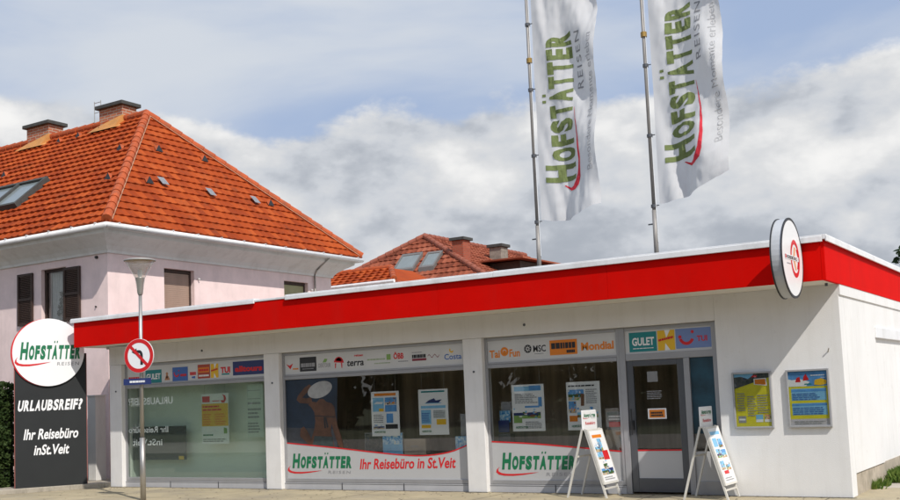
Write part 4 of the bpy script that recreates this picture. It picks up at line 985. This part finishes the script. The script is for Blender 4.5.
sandwich(-3.73, 'white A-frame board with two bright holiday pictures in front of third window', [(.1, .8, .86, .92, 3), (.08, .5, .58, .78, 1), (.36, .64, .60, .84, 4), (.1, .5, .44, .60, 2), (.5, .92, .42, .60, 6), (.3, .6, .24, .42, 4), (.05, .5, .14, .26, 2), (.5, .92, .14, .32, 5)])
sandwich(-1.885, 'white A-frame board with pale brochure sheets right of the shop door', [(.08, .9, .88, .94, 8), (.08, .44, .66, .82, 8), (.5, .86, .64, .80, 5), (.08, .46, .46, .62, 5), (.5, .92, .45, .60, 1), (.08, .42, .24, .40, 1), (.5, .9, .22, .40, 5), (.2, .6, .16, .22, 6)])

# ================================================================== STREET LAMP + TRAFFIC SIGN
LX, LYy = -11.61, -2.13
t = thing('street_lamp', 'slim steel street lamp with conical glass head carrying a traffic sign', 'street lamp', (LX, LYy, 0))
mb = MB(); mb.tube((LX, LYy, 0), (LX, LYy, 1.1), .050, .048, 16); mb.tube((LX, LYy, 1.1), (LX, LYy, 3.72), .036, .030, 16); mb.build('pole', STEEL, t, smooth=True)
MB().lathe((LX, LYy, 3.66), [(.04, 0), (.048, .03), (.062, .2), (.082, .30), (.084, .31), (.0, .31)], 24).build('lamp_holder', STEEL, t, smooth=True)
MB().lathe((LX, LYy, 3.66), [(.052, .03), (.088, .30), (.168, .45), (.268, .615), (.264, .615), (.163, .455), (.084, .31)], 32).build('lamp_shade', CLEAR, t, smooth=True)
MB().lathe((LX, LYy, 4.272), [(.278, 0), (.282, .02), (.22, .04), (.09, .055), (0, .06)], 32).build('lamp_lid', mat('lamp_lid_grey', (.30, .29, .27), .5, .1, 5), t, smooth=True)
MB().lathe((LX, LYy, 4.268), [(0, 0), (.262, .002), (.268, .0)], 32).build('lid_underside', mat('painted_ochre_reflection', (.45, .30, .10), .5, .15, 6), t)  # yellowish reflection beneath the lid, painted as an ochre disc
MB().lathe((LX, LYy, 3.97), [(.025, 0), (.04, .05), (.04, .14), (.0, .16)], 16).build('bulb', FWHITE, t, smooth=True)
RZ = math.radians(14)
t = thing('traffic_sign', 'round red-bordered no left turn sign fixed to the lamp pole', 'traffic sign', (LX, LYy, 2.56), RZ)
rr = .305; n = 48; disc = lambda r: [(r*math.cos(2*math.pi*k/n), r*math.sin(2*math.pi*k/n)) for k in range(n)]
MB().prism(disc(rr), lambda x, z: (x, -.055, z), lambda x, z: (x, -.07, z)).build('plate', FWHITE, t, local=True)
mb = MB(); mp = plane_y(-.0725); mq = plane_y(-.0745)
mb.ring((0, 0), rr*.76, rr*.985, mp, 0)
mb.poly([(-.165, .205), (-.205, .165), (.165, -.205), (.205, -.165)], mq, 0)
# arrow: stem up, bend to the left, head
cx1 = .085
arrow_o = [(cx1, -.165), (cx1, -.02)]+[(cx1-.075+.075*math.cos(a), -.0+.10*math.sin(a)) for a in [k*math.pi/12 for k in range(0, 7)]]+[(-.045, .10)]
arrow_i = [(cx1-.055, -.165), (cx1-.055, -.02)]+[(cx1-.075+.02*math.cos(a), -.0+.045*math.sin(a)) for a in [k*math.pi/12 for k in range(0, 7)]]+[(-.045, .045)]
mb.strip(arrow_o, arrow_i, mp, 1); mb.poly([(-.045, .135), (-.045, .01), (-.15, .072)], mp, 1)
mb.build('symbol', [mat('sign_red', (.58, .012, .015), .45, 0), FBLACK], t, local=True)
MB().box(-.03, .03, -.054, .05, -.12, -.08).box(-.03, .03, -.054, .05, .08, .12).build('clamp', STEEL, t, local=True)
t = thing('street_name_plate', 'small dark blue name plate under the round traffic sign', 'name plate', (LX, LYy, 2.10), RZ)
MB().box(-.33, .24, -.066, -.054, -.055, .055).build('plate', FNAVY, t, local=True)
mb = MB(); mb.bars(-.20, .12, -.018, .022, 1, plane_y(-.069), 0, .9, .02, 13); mb.build('print', [FWHITE], t, local=True)
MB().box(-.03, .03, -.053, .05, -.02, .02).build('clamp', STEEL, t, local=True)

# ================================================================== PINK HOUSE
HX, HY, HD, HL = -16.2, 1.0, 8.15, 17.0           # near corner, depth along y, length along -x
OVH = .62
house = thing('pink_house', 'two-storey pink house with orange tiled hip roof and brown shutters', 'house', (-20, 5, 0))
EX, EY, EZ = HX+.70, HY-.60, 5.79
AY = (EY + (HY+HD+.60))/2; AX, AZ = -19.34, 9.83
EY2 = HY+HD+.60; EX2 = HX-HL-.6; BX = EX2+(EX-AX)
def hwall():
    mb = MB()
    th = .3
    def wall_x(y, holes, flip):       # wall in plane y spanning x, with openings (x0, x1, z0, z1)
        pass
    # front wall (y = HY), opening -18.58..-17.66
    ox0, ox1, oz0, oz1 = -18.57, -17.66, 3.72, 5.04
    zt = 5.75
    mb.box(HX-HL, ox0, HY, HY+th, -.01, zt); mb.box(ox1, HX, HY, HY+th, -.01, zt); mb.box(ox0, ox1, HY, HY+th, -.01, oz0); mb.box(ox0, ox1, HY, HY+th, oz1, zt)
    # right wall (x = HX), openings along y
    ys = [(2.70, 3.69), (7.07, 8.10)]; a = HY+th+.001
    for (b0, b1) in ys:
        mb.box(HX-th, HX, a, b0, -.01, zt); mb.box(HX-th, HX, b0, b1, -.01, 3.75); mb.box(HX-th, HX, b0, b1, 5.0, zt); a = b1
    mb.box(HX-th, HX, a, HY+HD, -.01, zt)
    mb.box(HX-HL, HX-HL+th, HY+th+.001, HY+HD, -.01, zt); mb.box(HX-HL+th, HX-th-.001, HY+HD-th, HY+HD, -.01, zt)
    mb.build('wall', PINK, house)
    MB().box(HX-HL+.31, HX-.31, HY+.31+1.2, HY+HD-.31, 2.9, 3.0).box(HX-HL+.31, HX-.31, HY+1.5, HY+1.55, 3.01, 5.7).box(HX-1.5, HX-1.45, HY+1.56, HY+HD-.31, 3.01, 5.7).build('interior', DARK, house)
hwall()
def cove():
    mb = MB()
    # flared cornice around the top: wall line at z 5.2 to eave at 5.70
    def rng(ins, z): return [(HX-HL-ins, HY-ins, z), (HX+ins, HY-ins, z), (HX+ins, HY+HD+ins, z), (HX-HL-ins, HY+HD+ins, z)]
    prof = [(.004, 5.21), (.045, 5.212), (.06, 5.27), (.14, 5.36), (.30, 5.47), (.50, 5.58), (.52, 5.66)]
    vs = []
    for i, z in prof: vs += rng(i, z)
    fs = [(k*4+i, k*4+(i+1) % 4, (k+1)*4+(i+1) % 4, (k+1)*4+i) for k in range(len(prof)-1) for i in range(4)]
    mb.add(vs, fs); mb.build('cornice', CREAM, house)
    g_ = MB(); r = .058
    for (p, q) in (((EX2, EY-.02, EZ-.075), (EX+.02, EY-.02, EZ-.075)), ((EX+.02, EY-.02, EZ-.075), (EX+.02, EY2+.02, EZ-.075)), ((EX+.02, EY2+.02, EZ-.075), (EX2, EY2+.02, EZ-.075))):
        g_.tube(p, q, r, r, 12)
    n_ = 0
    for i in range(22):
        xx = EX-.3-.8*i; g_.box(xx-.015, xx+.015, EY-.095, EY+.02, EZ-.02, EZ-.008)
    for i in range(12):
        yy = EY+.3+.8*i; g_.box(EX-.02, EX+.095, yy-.015, yy+.015, EZ-.02, EZ-.008)
    g_.build('gutter', WMETAL, house, smooth=True)
    MB().box(EX2+.05, EX-.05, EY+.05, EY2-.05, 5.661, 5.70).build('eave_board', CREAM, house)
    MB().path([(EX-.05, EY2-1.45, EZ-.12), (HX+.20, EY2-1.45, 5.38), (HX+.05, EY2-1.40, 5.25), (HX+.05, EY2-1.38, 2.0)], .025).build('downpipe', STEEL, house, smooth=True)
cove()
def hroof():
    mb = MB()
    # front slope, facing -y
    sl_len = math.hypot(AY-EY, AZ-EZ); v = Vector((0, AY-EY, AZ-EZ))/sl_len
    tiled_face(mb, Vector((EX2, EY, EZ)), Vector((1, 0, 0)), v, [(0, 0), (EX-EX2, 0), (AX-EX2, sl_len), (BX-EX2, sl_len)], lip=.046, hgt=.024, seed=1)
    # hip end, facing +x
    hl = math.hypot(EX-AX, AZ-EZ); v2 = Vector((AX-EX, 0, AZ-EZ))/hl
    tiled_face(mb, Vector((EX, EY, EZ)), Vector((0, 1, 0)), v2, [(0, 0), (EY2-EY, 0), (AY-EY, hl)], seed=2)
    # unseen slopes: plain
    mb.add([(EX, EY2, EZ), (EX2, EY2, EZ), (BX, AY, AZ), (AX, AY, AZ)], [(0, 1, 2, 3)], 0, [(9, 9)]); mb.add([(EX2, EY2, EZ), (EX2, EY, EZ), (BX, AY, AZ)], [(0, 1, 2)], 0, [(9, 8)])
    rf = mb.build('roof', TILE, house, uv=True)
    rc = MB(); up = Vector((0, 0, .05))
    ridge_caps(rc, Vector((EX, EY, EZ))+up, Vector((AX, AY, AZ))+up); ridge_caps(rc, Vector((EX, EY2, EZ))+up, Vector((AX, AY, AZ))+up); ridge_caps(rc, Vector((AX, AY, AZ))+up, Vector((BX, AY, AZ))+up)
    rc.build('ridge_tiles', RIDGE, rf)
    # pale mortar line beside the hips
    ml_ = MB(); dd = Vector((0, 0, 0))
    for E_ in (Vector((EX, EY, EZ)), Vector((EX, EY2, EZ))):
        s_ = 1 if E_.y < AY else -1
        ml_.tube(E_+Vector((.03, .13*s_, .055)), Vector((AX, AY, AZ))+Vector((.06, .10*s_, .03)), .012, .012, 6)
    ml_.build('mortar_line', mat('pale_mortar', (.48, .27, .17), .9, .2, 9), rf)
    # vent tiles
    def vent(p, nx, ny):
        p = Vector(p); vb = MB(); out_ = Vector((nx, ny, 0)); side = Vector((-ny, nx, 0))
        slope = Vector((nx*.68, ny*.68, -.73)); b0 = p; f0 = p+slope*.16+Vector((0, 0, .14))
        a1, a2 = p+slope*.20+side*.13, p+slope*.20-side*.13
        vb.add([b0+side*.06, b0-side*.06, a2, a1, f0+Vector((0, 0, .02))], [(0, 1, 4), (0, 4, 3), (1, 2, 4)]); vb.add([a1, a2, f0+Vector((0, 0, .018))], [(0, 1, 2)], 1)
        vb.build('vent_tile', [RIDGE, FBLACK], rf)
    for p in ((-18.52, 3.5, 8.53), (-17.41, 2.17, 7.39), (-23.4, 3.5, 8.53), (-22.6, 4.75, 9.6), (-20.9, 4.8, 9.65), (-21.8, 4.8, 9.65)): vent(p, 0, -1)
    for p in ((-18.05, 4.21, 8.56), (-16.87, 2.8, 7.32), (-18.07, 5.9, 8.58), (-16.9, 7.28, 7.35)): vent(p, 1, 0)
    for p in ((-16.88, 3.29, 7.25), (-16.83, 4.9, 7.19), (-16.85, 6.63, 7.22)):
        c_ = Vector(p)+Vector((.075, 0, .075)); ax = Vector((0, .11, 0)); av = v2*.15
        gb = MB(); gb.quad(c_-ax-av, c_+ax-av, c_+ax+av, c_-ax+av, 0)
        nn_ = Vector((.72, 0, .69))*.006
        for k in (-.6, 0, .6): gb.quad(c_+ax*(k-.08)-av*.9+nn_, c_+ax*(k+.08)-av*.9+nn_, c_+ax*(k+.08)+av*.9+nn_, c_+ax*(k-.08)+av*.9+nn_, 1)
        gb.build('glass_tile', [mat('glass_tile_pale', (.26, .27, .28), .2, .2, 20), FGREY], rf)
    # roof window
    u = Vector((1, 0, 0)); no = u.cross(v); no = no if no.z > 0 else -no
    sk = MB(); O_ = Vector((EX2, EY, EZ))
    def rp(a, b, h): return Vector((a, EY, EZ))+v*b+no*h
    b0, b1 = 1.62, 2.93
    def bar(a0, a1, c0, c1, h0, h1, mi=0):
        sk.add([rp(a, c, h) for h in (h0, h1) for c in (c0, c1) for a in (a0, a1)], [(0, 2, 3, 1), (4, 5, 7, 6), (0, 1, 5, 4), (2, 6, 7, 3), (0, 4, 6, 2), (1, 3, 7, 5)], mi)
    X0, X1 = -22.55, -20.30
    bar(X0, X1, b0, b0+.09, .0, .17); bar(X0, X1, b1-.09, b1, .0, .17)
    for a in (X0, (X0+X1)/2-.06, X1-.10): bar(a, a+.10, b0+.09, b1-.09, .0, .17)
    s_ = sk.build('roof_window', CAPC, rf)
    sk = MB(); bar(X0+.10, X1-.10, b0+.09, b1-.09, .09, .11); sk.build('pane', mat('roof_window_glass', (.20, .23, .23), .15, .1, 3), rf)
    # chimneys
    for cx_, w_ in ((-20.72, .98), (-24.0, 1.05)):
        cb = MB(); cb.box(cx_-w_/2, cx_+w_/2, AY-.1, AY+.42, 9.2, 10.28)
        ch = cb.build('chimney', BRICK, house, bevel=.008)
        MB().box(cx_-w_/2-.09, cx_+w_/2+.09, AY-.20, AY+.52, 10.281, 10.39).build('chimney_cap', CAPC, ch, bevel=.015)
        fb = MB()
        fb.add([(cx_-w_/2-.08, AY-.48, 9.54), (cx_+w_/2+.10, AY-.48, 9.54), (cx_+w_/2+.03, AY-.13, 9.98), (cx_-w_/2-.03, AY-.13, 9.80),
                (cx_+w_/2+.03, AY+.3, 10.0), (cx_+w_/2+.25, AY+.3, 9.80), (cx_-w_/2-.03, AY+.3, 9.9)],
               [(0, 1, 2, 3), (1, 5, 4, 2)]); fb.build('flashing', LEADF, ch)
    MB().tube((-21.9, AY+.3, 9.8), (-21.9, AY+.3, 10.75), .012, n=6).tube((-21.62, AY+.3, 9.8), (-21.62, AY+.3, 10.75), .012, n=6).tube((-21.9, AY+.3, 10.7), (-21.62, AY+.3, 10.7), .01, n=6).tube((-21.9, AY+.3, 10.4), (-21.62, AY+.3, 10.4), .01, n=6).build('aerial', STEEL, house)
hroof()
def hwindows():
    x0, x1, z0, z1 = -18.57, -17.66, 3.72, 5.04
    mb = MB(); y = HY+.10; e = .07
    mb.box(x0, x0+e, y, y+.07, z0, z1).box(x1-e, x1, y, y+.07, z0, z1).box(x0+e, x1-e, y, y+.07, z1-e, z1).box(x0+e, x1-e, y, y+.07, z0, z0+e)
    wf = mb.build('window', BROWN, house)
    MB().box(x0+e, x1-e, y+.03, y+.036, z0+e, z1-e).build('pane', GLASS, wf)
    cb = MB(); n = 40
    xs = [x0+.1+(x1-x0-.2)*i/n for i in range(n+1)]
    cb.strip([(a, z1-.08) for a in xs], [(a, z0+.1) for a in xs], lambda a, b: (a, HY+.26+.02*math.sin(a*60), b)); cb.build('curtain', CURTAIN, wf)
    MB().box(x0-.05, x1+.05, HY-.05, HY+.09, z0-.05, z0-.002).build('sill', CREAM, wf)
    for a0, a1 in ((-19.42, -18.85), (-17.70, -17.12)):
        sb = MB(); ya, yb = HY-.055, HY-.012; za, zb = 3.74, 5.0; f = .06
        sb.box(a0, a0+f, ya, yb, za, zb).box(a1-f, a1, ya, yb, za, zb)
        for zz in (za, (za+zb)/2-f/2, zb-f): sb.box(a0+f, a1-f, ya, yb, zz, zz+f)
        z = za+f+.01
        while z < zb-f-.03:
            sb.add([(a0+f, ya+.006, z), (a1-f, ya+.006, z), (a1-f, yb-.004, z+.036), (a0+f, yb-.004, z+.036)], [(0, 1, 2, 3)]); z += .035
        sb.build('shutter', BROWN, house)
    for (y0, y1, closed) in ((2.70, 3.69, True), (7.07, 8.10, False)):
        x = HX-.12; mb = MB(); za, zb = 3.75, 5.0
        mb.box(x-.06, x, y0, y0+.06, za, zb).box(x-.06, x, y1-.06, y1, za, zb).box(x-.06, x+.02, y0+.06, y1-.06, zb-.08, zb).box(x-.06, x, y0+.06, y1-.06, za, za+.06)
        wf = mb.build('window', BROWN, house)
        if closed:
            rb = MB(); z = za+.06
            while z < zb-.09: rb.box(x-.04, x-.012, y0+.06, y1-.06, z, z+.042); rb.box(x-.035, x-.02, y0+.06, y1-.06, z+.042, z+.048); z += .048
            rb.build('roller_blind', BLIND, wf)
        else:
            rb = MB(); rb.box(x-.04, x-.012, y0+.06, y1-.06, za+.06, zb-.09); rb.build('roller_blind', mat('olive_blind', (.33, .32, .17), .7, .1, 4), wf)
        MB().box(HX-.12, HX+.05, y0-.06, y1+.06, za-.05, za-.004).build('sill', CREAM, wf)
        MB().tube((HX, y1+.12, 4.80), (HX+.07, y1+.12, 4.80), .02, n=8).build('shutter_catch', CREAM, wf)
    MB().tube((-16.55, HY-.05, 5.14), (-16.55, HY+.02, 5.14), .035, n=10).build('wall_fitting', FBLACK, house)
    MB().tube((-16.6, HY-.03, 4.0), (-16.6, HY+.02, 4.0), .02, n=8).build('wall_fitting', FBLACK, house)
hwindows()
t = thing('window_plant', 'dark bushy pot plant on the sill inside the shuttered house window', 'pot plant', (-17.95, HY+.21, 3.79))
rnd = random.Random(5); lb = MB(); pts = [Vector((-17.98+.30*(rnd.random()-.5)*1.6*(1-h_*.5), HY+.20+rnd.uniform(-.02, .03), 3.92+.55*h_)) for h_ in [rnd.random()**1.3 for _ in range(160)]]
leaves(lb, pts, .09, rnd); lb.build('foliage', LEAFT, t, uv=True)
MB().lathe((-17.98, HY+.205, 3.79), [(.05, 0), (.06, .12), (.055, .12), (0, .11)], 14).build('pot', BROWN, t)

# ================================================================== BACKGROUND HOUSE
bh = thing('background_house', 'older red-tiled hip-roofed house with brick chimney behind the shop', 'house', (-21.3, 26, 0))
A = Vector((-21.31, 22.0, 8.38)); b_ = 3.7; a_ = 1.79*b_; h_ = .94*b_
E1, E2 = A+Vector((-a_, -b_, -h_)), A+Vector((a_, -b_, -h_)); RB = A+Vector((0, 9, 0)); E3 = RB+Vector((a_, b_, -h_)); E4 = RB+Vector((-a_, b_, -h_))
mb = MB()
vl = math.hypot(b_, h_); v = Vector((0, b_, h_))/vl; tiled_face(mb, E1, Vector((1, 0, 0)), v, [(0, 0), (2*a_, 0), (a_, vl)], .26, .33, .024, .04, seed=5)
vl2 = math.hypot(a_, h_); v = Vector((-a_, 0, h_))/vl2; tiled_face(mb, E2, Vector((0, 1, 0)), v, [(0, 0), (E3.y-E2.y, 0), (RB.y-E2.y, vl2), (A.y-E2.y, vl2)], .26, .33, .024, .04, seed=6)
mb.add([E1, A, RB, E4], [(0, 1, 2, 3)], 0, [(5, 5)]); mb.add([E3, E4, RB], [(0, 1, 2)], 0, [(5, 6)])
brf = mb.build('roof', TILE2, bh, uv=True)
mb = MB(); up = Vector((0, 0, .05)); ridge_caps(mb, E1+up, A+up, .11); ridge_caps(mb, E2+up, A+up, .11); ridge_caps(mb, A+up, RB+up, .11); mb.build('ridge_tiles', RIDGE2, brf)
MB().box(E1.x+.5, E2.x-.5, E1.y+.5, E3.y-.5, -.01, E1.z+.1).build('wall', CREAM, bh)
def rwin(xa, xb, yb_, yt):
    f_ = lambda x, y, h: Vector((x, y, A.z-(A.y-y)*h_/b_+h))
    mb = MB(); e = .08
    def bb(x0, x1, y0, y1, h0, h1, mi=0): mb.add([f_(x, y, h) for h in (h0, h1) for y in (y0, y1) for x in (x0, x1)], [(0, 2, 3, 1), (4, 5, 7, 6), (0, 1, 5, 4), (2, 6, 7, 3), (0, 4, 6, 2), (1, 3, 7, 5)], mi)
    bb(xa, xb, yb_, yb_+e, 0, .20); bb(xa, xb, yt-e, yt, 0, .20); bb(xa, xa+e, yb_+e, yt-e, 0, .20); bb(xb-e, xb, yb_+e, yt-e, 0, .20)
    o = mb.build('roof_window', mat('grey_window_frame', (.16, .15, .14), .5, .1, 5), brf)
    mb = MB(); bb(xa+e, xb-e, yb_+e, yt-e, .14, .165); mb.build('pane', MATS['roof_window_glass'], brf)
rwin(-21.75, -20.72, 20.15, 20.95); rwin(-20.45, -19.72, 20.15, 20.9)
cb = MB(); cb.box(-19.15, -18.62, 20.7, 21.25, 6.0, 7.84); ch = cb.build('chimney', brick_mat('red_chimney_brick', (.30, .055, .025), (.40, .085, .04), (.26, .11, .07)), bh, bevel=.01)
MB().box(-19.23, -18.54, 20.61, 21.34, 7.841, 7.95).build('chimney_cap', CAPC, ch)
cb = MB(); cb.box(-19.62, -19.02, 24.5, 25.1, 6.5, 7.98); ch = cb.build('chimney', STONE, bh, bevel=.02); MB().box(-19.7, -18.94, 24.42, 25.18, 7.981, 8.10).build('chimney_cap', CAPC, ch)
mb = MB(); mb.box(-16.95+.3-1.7, -16.95, 22.3, 30, -.01, 6.95); mb.build('wing_wall', mat('dark_boarding', (.06, .038, .028), .8, .25, 6), bh)
mb = MB(); ex, ey, ez = -16.6, 21.9, 7.0
mb.add([(ex-2.6, ey, ez), (ex, ey, ez), (ex, ey+8, ez), (ex-2.6, ey+8, ez+.0), (ex-2.6, ey, ez+.06), (ex, ey, ez+.06), (ex, ey+8, ez+.06), (ex-2.6, ey+3, ez+.5), (ex-1.6, ey+3, ez+.34)],
       [(0, 1, 2, 3), (0, 4, 5, 1), (1, 5, 6, 2), (4, 7, 8, 5), (5, 8, 6)], 0, [(k, 3) for k in range(5)]); mb.build('wing_roof', TILE2, bh, uv=True)
# lower tiled lean-to between the two houses
lt = thing('tiled_outbuilding', 'low orange-tiled lean-to roof between pink house and background house', 'outbuilding', (-20, 15, 0))
mb = MB(); O_ = Vector((-21.5, 14.0, 5.62)); v = Vector((0, .93, .37)); tiled_face(mb, O_, Vector((1, 0, 0)), v, [(0, 0), (4.15, 0), (2.9, 1.75), (0, 1.75)], .30, .36, .045, .05, seed=8)
mb.add([(-17.35, 14.0, 5.62), (-17.35, 17, 5.62), (-18.6, 17, 6.27), (-18.6, 15.63, 6.27)], [(0, 1, 2, 3)], 0, [(8, 8)])
mb.build('roof', TILE, lt, uv=True)
mb = MB(); ridge_caps(mb, (-17.35, 14.0, 5.66), (-18.6, 15.63, 6.30), .10); ridge_caps(mb, (-18.6, 15.63, 6.30), (-21.5, 15.63, 6.30), .10); mb.build('ridge_tiles', RIDGE, lt)
MB().box(-21.2, -17.6, 14.3, 17, -.01, 5.6).build('wall', CREAM, lt)
MB().tube((-21.5, 13.95, 5.58), (-17.3, 13.95, 5.58), .06).build('gutter', WMETAL, lt)

# ================================================================== HEDGE, TREES, GRASS
def hedge():
    t = thing('hedge', 'clipped dark green hedge left of the pylon sign', 'hedge', (-19, -1.0, 0))
    rnd = random.Random(11); lb = MB(); x0, x1, y0, y1, z1 = -23.5, -16.62, -1.95, -.95, 2.28
    pts = []
    for _ in range(15000):
        f = rnd.random(); dpt = rnd.expovariate(14)
        if f < .42: p = Vector((rnd.uniform(x0, x1), y0+dpt, rnd.uniform(.02, z1)))
        elif f < .62: p = Vector((rnd.uniform(x0, x1), rnd.uniform(y0, y1), z1-dpt))
        elif f < .86: p = Vector((x1-dpt, rnd.uniform(y0, y1), rnd.uniform(.02, z1)))
        else: p = Vector((rnd.uniform(x0, x1), rnd.uniform(y0, y1), rnd.uniform(.05, z1)))
        w_ = .07*math.sin(p.x*3.1+p.z*2.3)+.05*math.sin(p.z*5.7+p.y*4.1+1)
        p += Vector((w_ if p.x > x1-.4 else 0, w_*.8 if p.y < y0+.4 else 0, w_*.7 if p.z > z1-.3 else 0))
        pts.append(p)
    leaves(lb, pts, .085, rnd, 3); lb.build('foliage', LEAFH, t, uv=True)
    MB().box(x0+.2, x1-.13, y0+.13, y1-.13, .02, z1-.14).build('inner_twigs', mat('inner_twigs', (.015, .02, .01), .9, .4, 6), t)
hedge()
def tree(loc, H, R, label, seed, n=4200):
    t = thing('tree', label, 'tree', loc); rnd = random.Random(seed); x, y, z = loc
    tb = MB(); tb.tube((x, y, z), (x+.1, y, z+H*.45), .22, .14, 10); tb.tube((x+.1, y, z+H*.45), (x, y, z+H*.9), .14, .04, 8); cl = []
    for k in range(26):
        a = rnd.uniform(0, 6.28); hh = rnd.uniform(.32, 1.0); rad = R*(1-abs(hh-.58)*1.35)*rnd.uniform(.45, 1); c = Vector((x+rad*math.cos(a), y+rad*math.sin(a), z+H*hh)); cl.append((c, R*rnd.uniform(.18, .36)))
        tb.tube((x+.05, y, z+H*max(.25, hh-.25)), c, .05, .015, 6)
    tb.build('trunk', BARK, t)
    lb = MB(); pts = []
    for _ in range(n):
        c, r = rnd.choice(cl); dv = Vector((rnd.gauss(0, 1), rnd.gauss(0, 1), rnd.gauss(0, .8))).normalized()*r*rnd.uniform(.45, 1.05); pts.append(c+dv)
    leaves(lb, pts, .22, rnd, seed); lb.build('crown', LEAFT, t, uv=True)
tree((-3.1, 30.0, -.006), 6.5, 1.7, 'dark green tree showing above the fascia at far right', 21)
tree((-17.0, 42.0, -.006), 8.6, 2.2, 'small distant tree showing just above the roof right of background house', 22, 2500)
def grass():
    rnd = random.Random(9); lb = MB()
    for i in range(2600):
        y = 2.3+abs(rnd.gauss(0, 1.3)) ; x = .02+abs(rnd.gauss(0, .16))
        if y < 2.6 and rnd.random() < .5: continue
        h = rnd.uniform(.05, .20); a = rnd.uniform(0, 6.28); lx, ly = .07*math.cos(a), .07*math.sin(a); w_ = .011
        lb.add([(x-w_*math.sin(a), y+w_*math.cos(a), -.002), (x+w_*math.sin(a), y-w_*math.cos(a), -.002), (x+lx*.5+w_*.5*math.sin(a), y+ly*.5, h*.7), (x+lx*1.2, y+ly*1.2, h)], [(0, 1, 2, 3)], 0, [(i % 89, i % 53)])
    for (cx_, cy_) in ((-.0, 1.35), (.03, 1.8)):
        for i in range(90):
            a = rnd.uniform(0, 6.28); r = abs(rnd.gauss(0, .07)); x, y = max(.005, cx_+r*math.cos(a)), cy_+r*math.sin(a); h = rnd.uniform(.04, .15)
            lb.add([(x-.012, y, -.002), (x+.012, y, -.002), (x+.02+.03*math.cos(a), y+.04*math.sin(a), h)], [(0, 1, 2)], 0, [(i % 89, i % 53)])
    o = lb.build('grass', GRASS, uv=True, kind='stuff'); o['label'] = 'weeds and grass growing along the side wall plinth'; o['category'] = 'grass'
grass()
def litter():
    rnd = random.Random(41); mb = MB(); top, bot = [], []
    x = -14.98
    while x < .05:
        w_ = .03+.05*abs(noise.noise(Vector((x*1.7, 0, 0))))+.05*rnd.random()**3
        top.append((x, .0)); bot.append((x, -w_)); x += .03
    mb.strip(top, bot, lambda a, b: (a, b+.08 if -14.6 < a < -10.65 or -10.2 < a < -6.2 or -5.75 < a < -1.8 else b, .004))
    for i in range(420):
        x = rnd.uniform(-15.5, 1.5); y = -rnd.random()**2*2.6; r = rnd.uniform(.006, .028)
        a0 = rnd.uniform(0, 6.28); mb.add([(x+r*math.cos(a0+k*1.26)*rnd.uniform(.6, 1.2), y+r*math.sin(a0+k*1.26)*rnd.uniform(.6, 1.2), .005+.004*(k % 2)) for k in range(5)], [(0, 1, 2, 3, 4)])
    o = mb.build('litter', mat('grit', (.12, .10, .07), .95, .5, 40), kind='stuff'); o['label'] = 'dirt and grit lying along the foot of the shop front'; o['category'] = 'dirt'
litter()
def added_wood():  # out-of-view foliage added to darken glass reflections and block some low sky
    rnd = random.Random(31); lb = MB(); pts = []
    for k in range(40):
        x = -75+3.2*k+rnd.uniform(-2, 2); y = -40+rnd.uniform(-3, 3); H = rnd.uniform(7, 12)
        for q in range(700):
            a = rnd.uniform(0, 6.28); h = rnd.random(); r = 3.6*(1-abs(h-.4)*1.0)*rnd.uniform(.5, 1); pts.append(Vector((x+r*math.cos(a), y+r*math.sin(a), -.1+H*(h if q > 200 else h*.45))))
    leaves(lb, pts, .95, rnd, 5); o = lb.build('added_wood', LEAFT, uv=True, kind='stuff'); o['label'] = 'unseen dark trees added across the road to darken reflections in the shop glass'; o['category'] = 'added_wood'
added_wood()
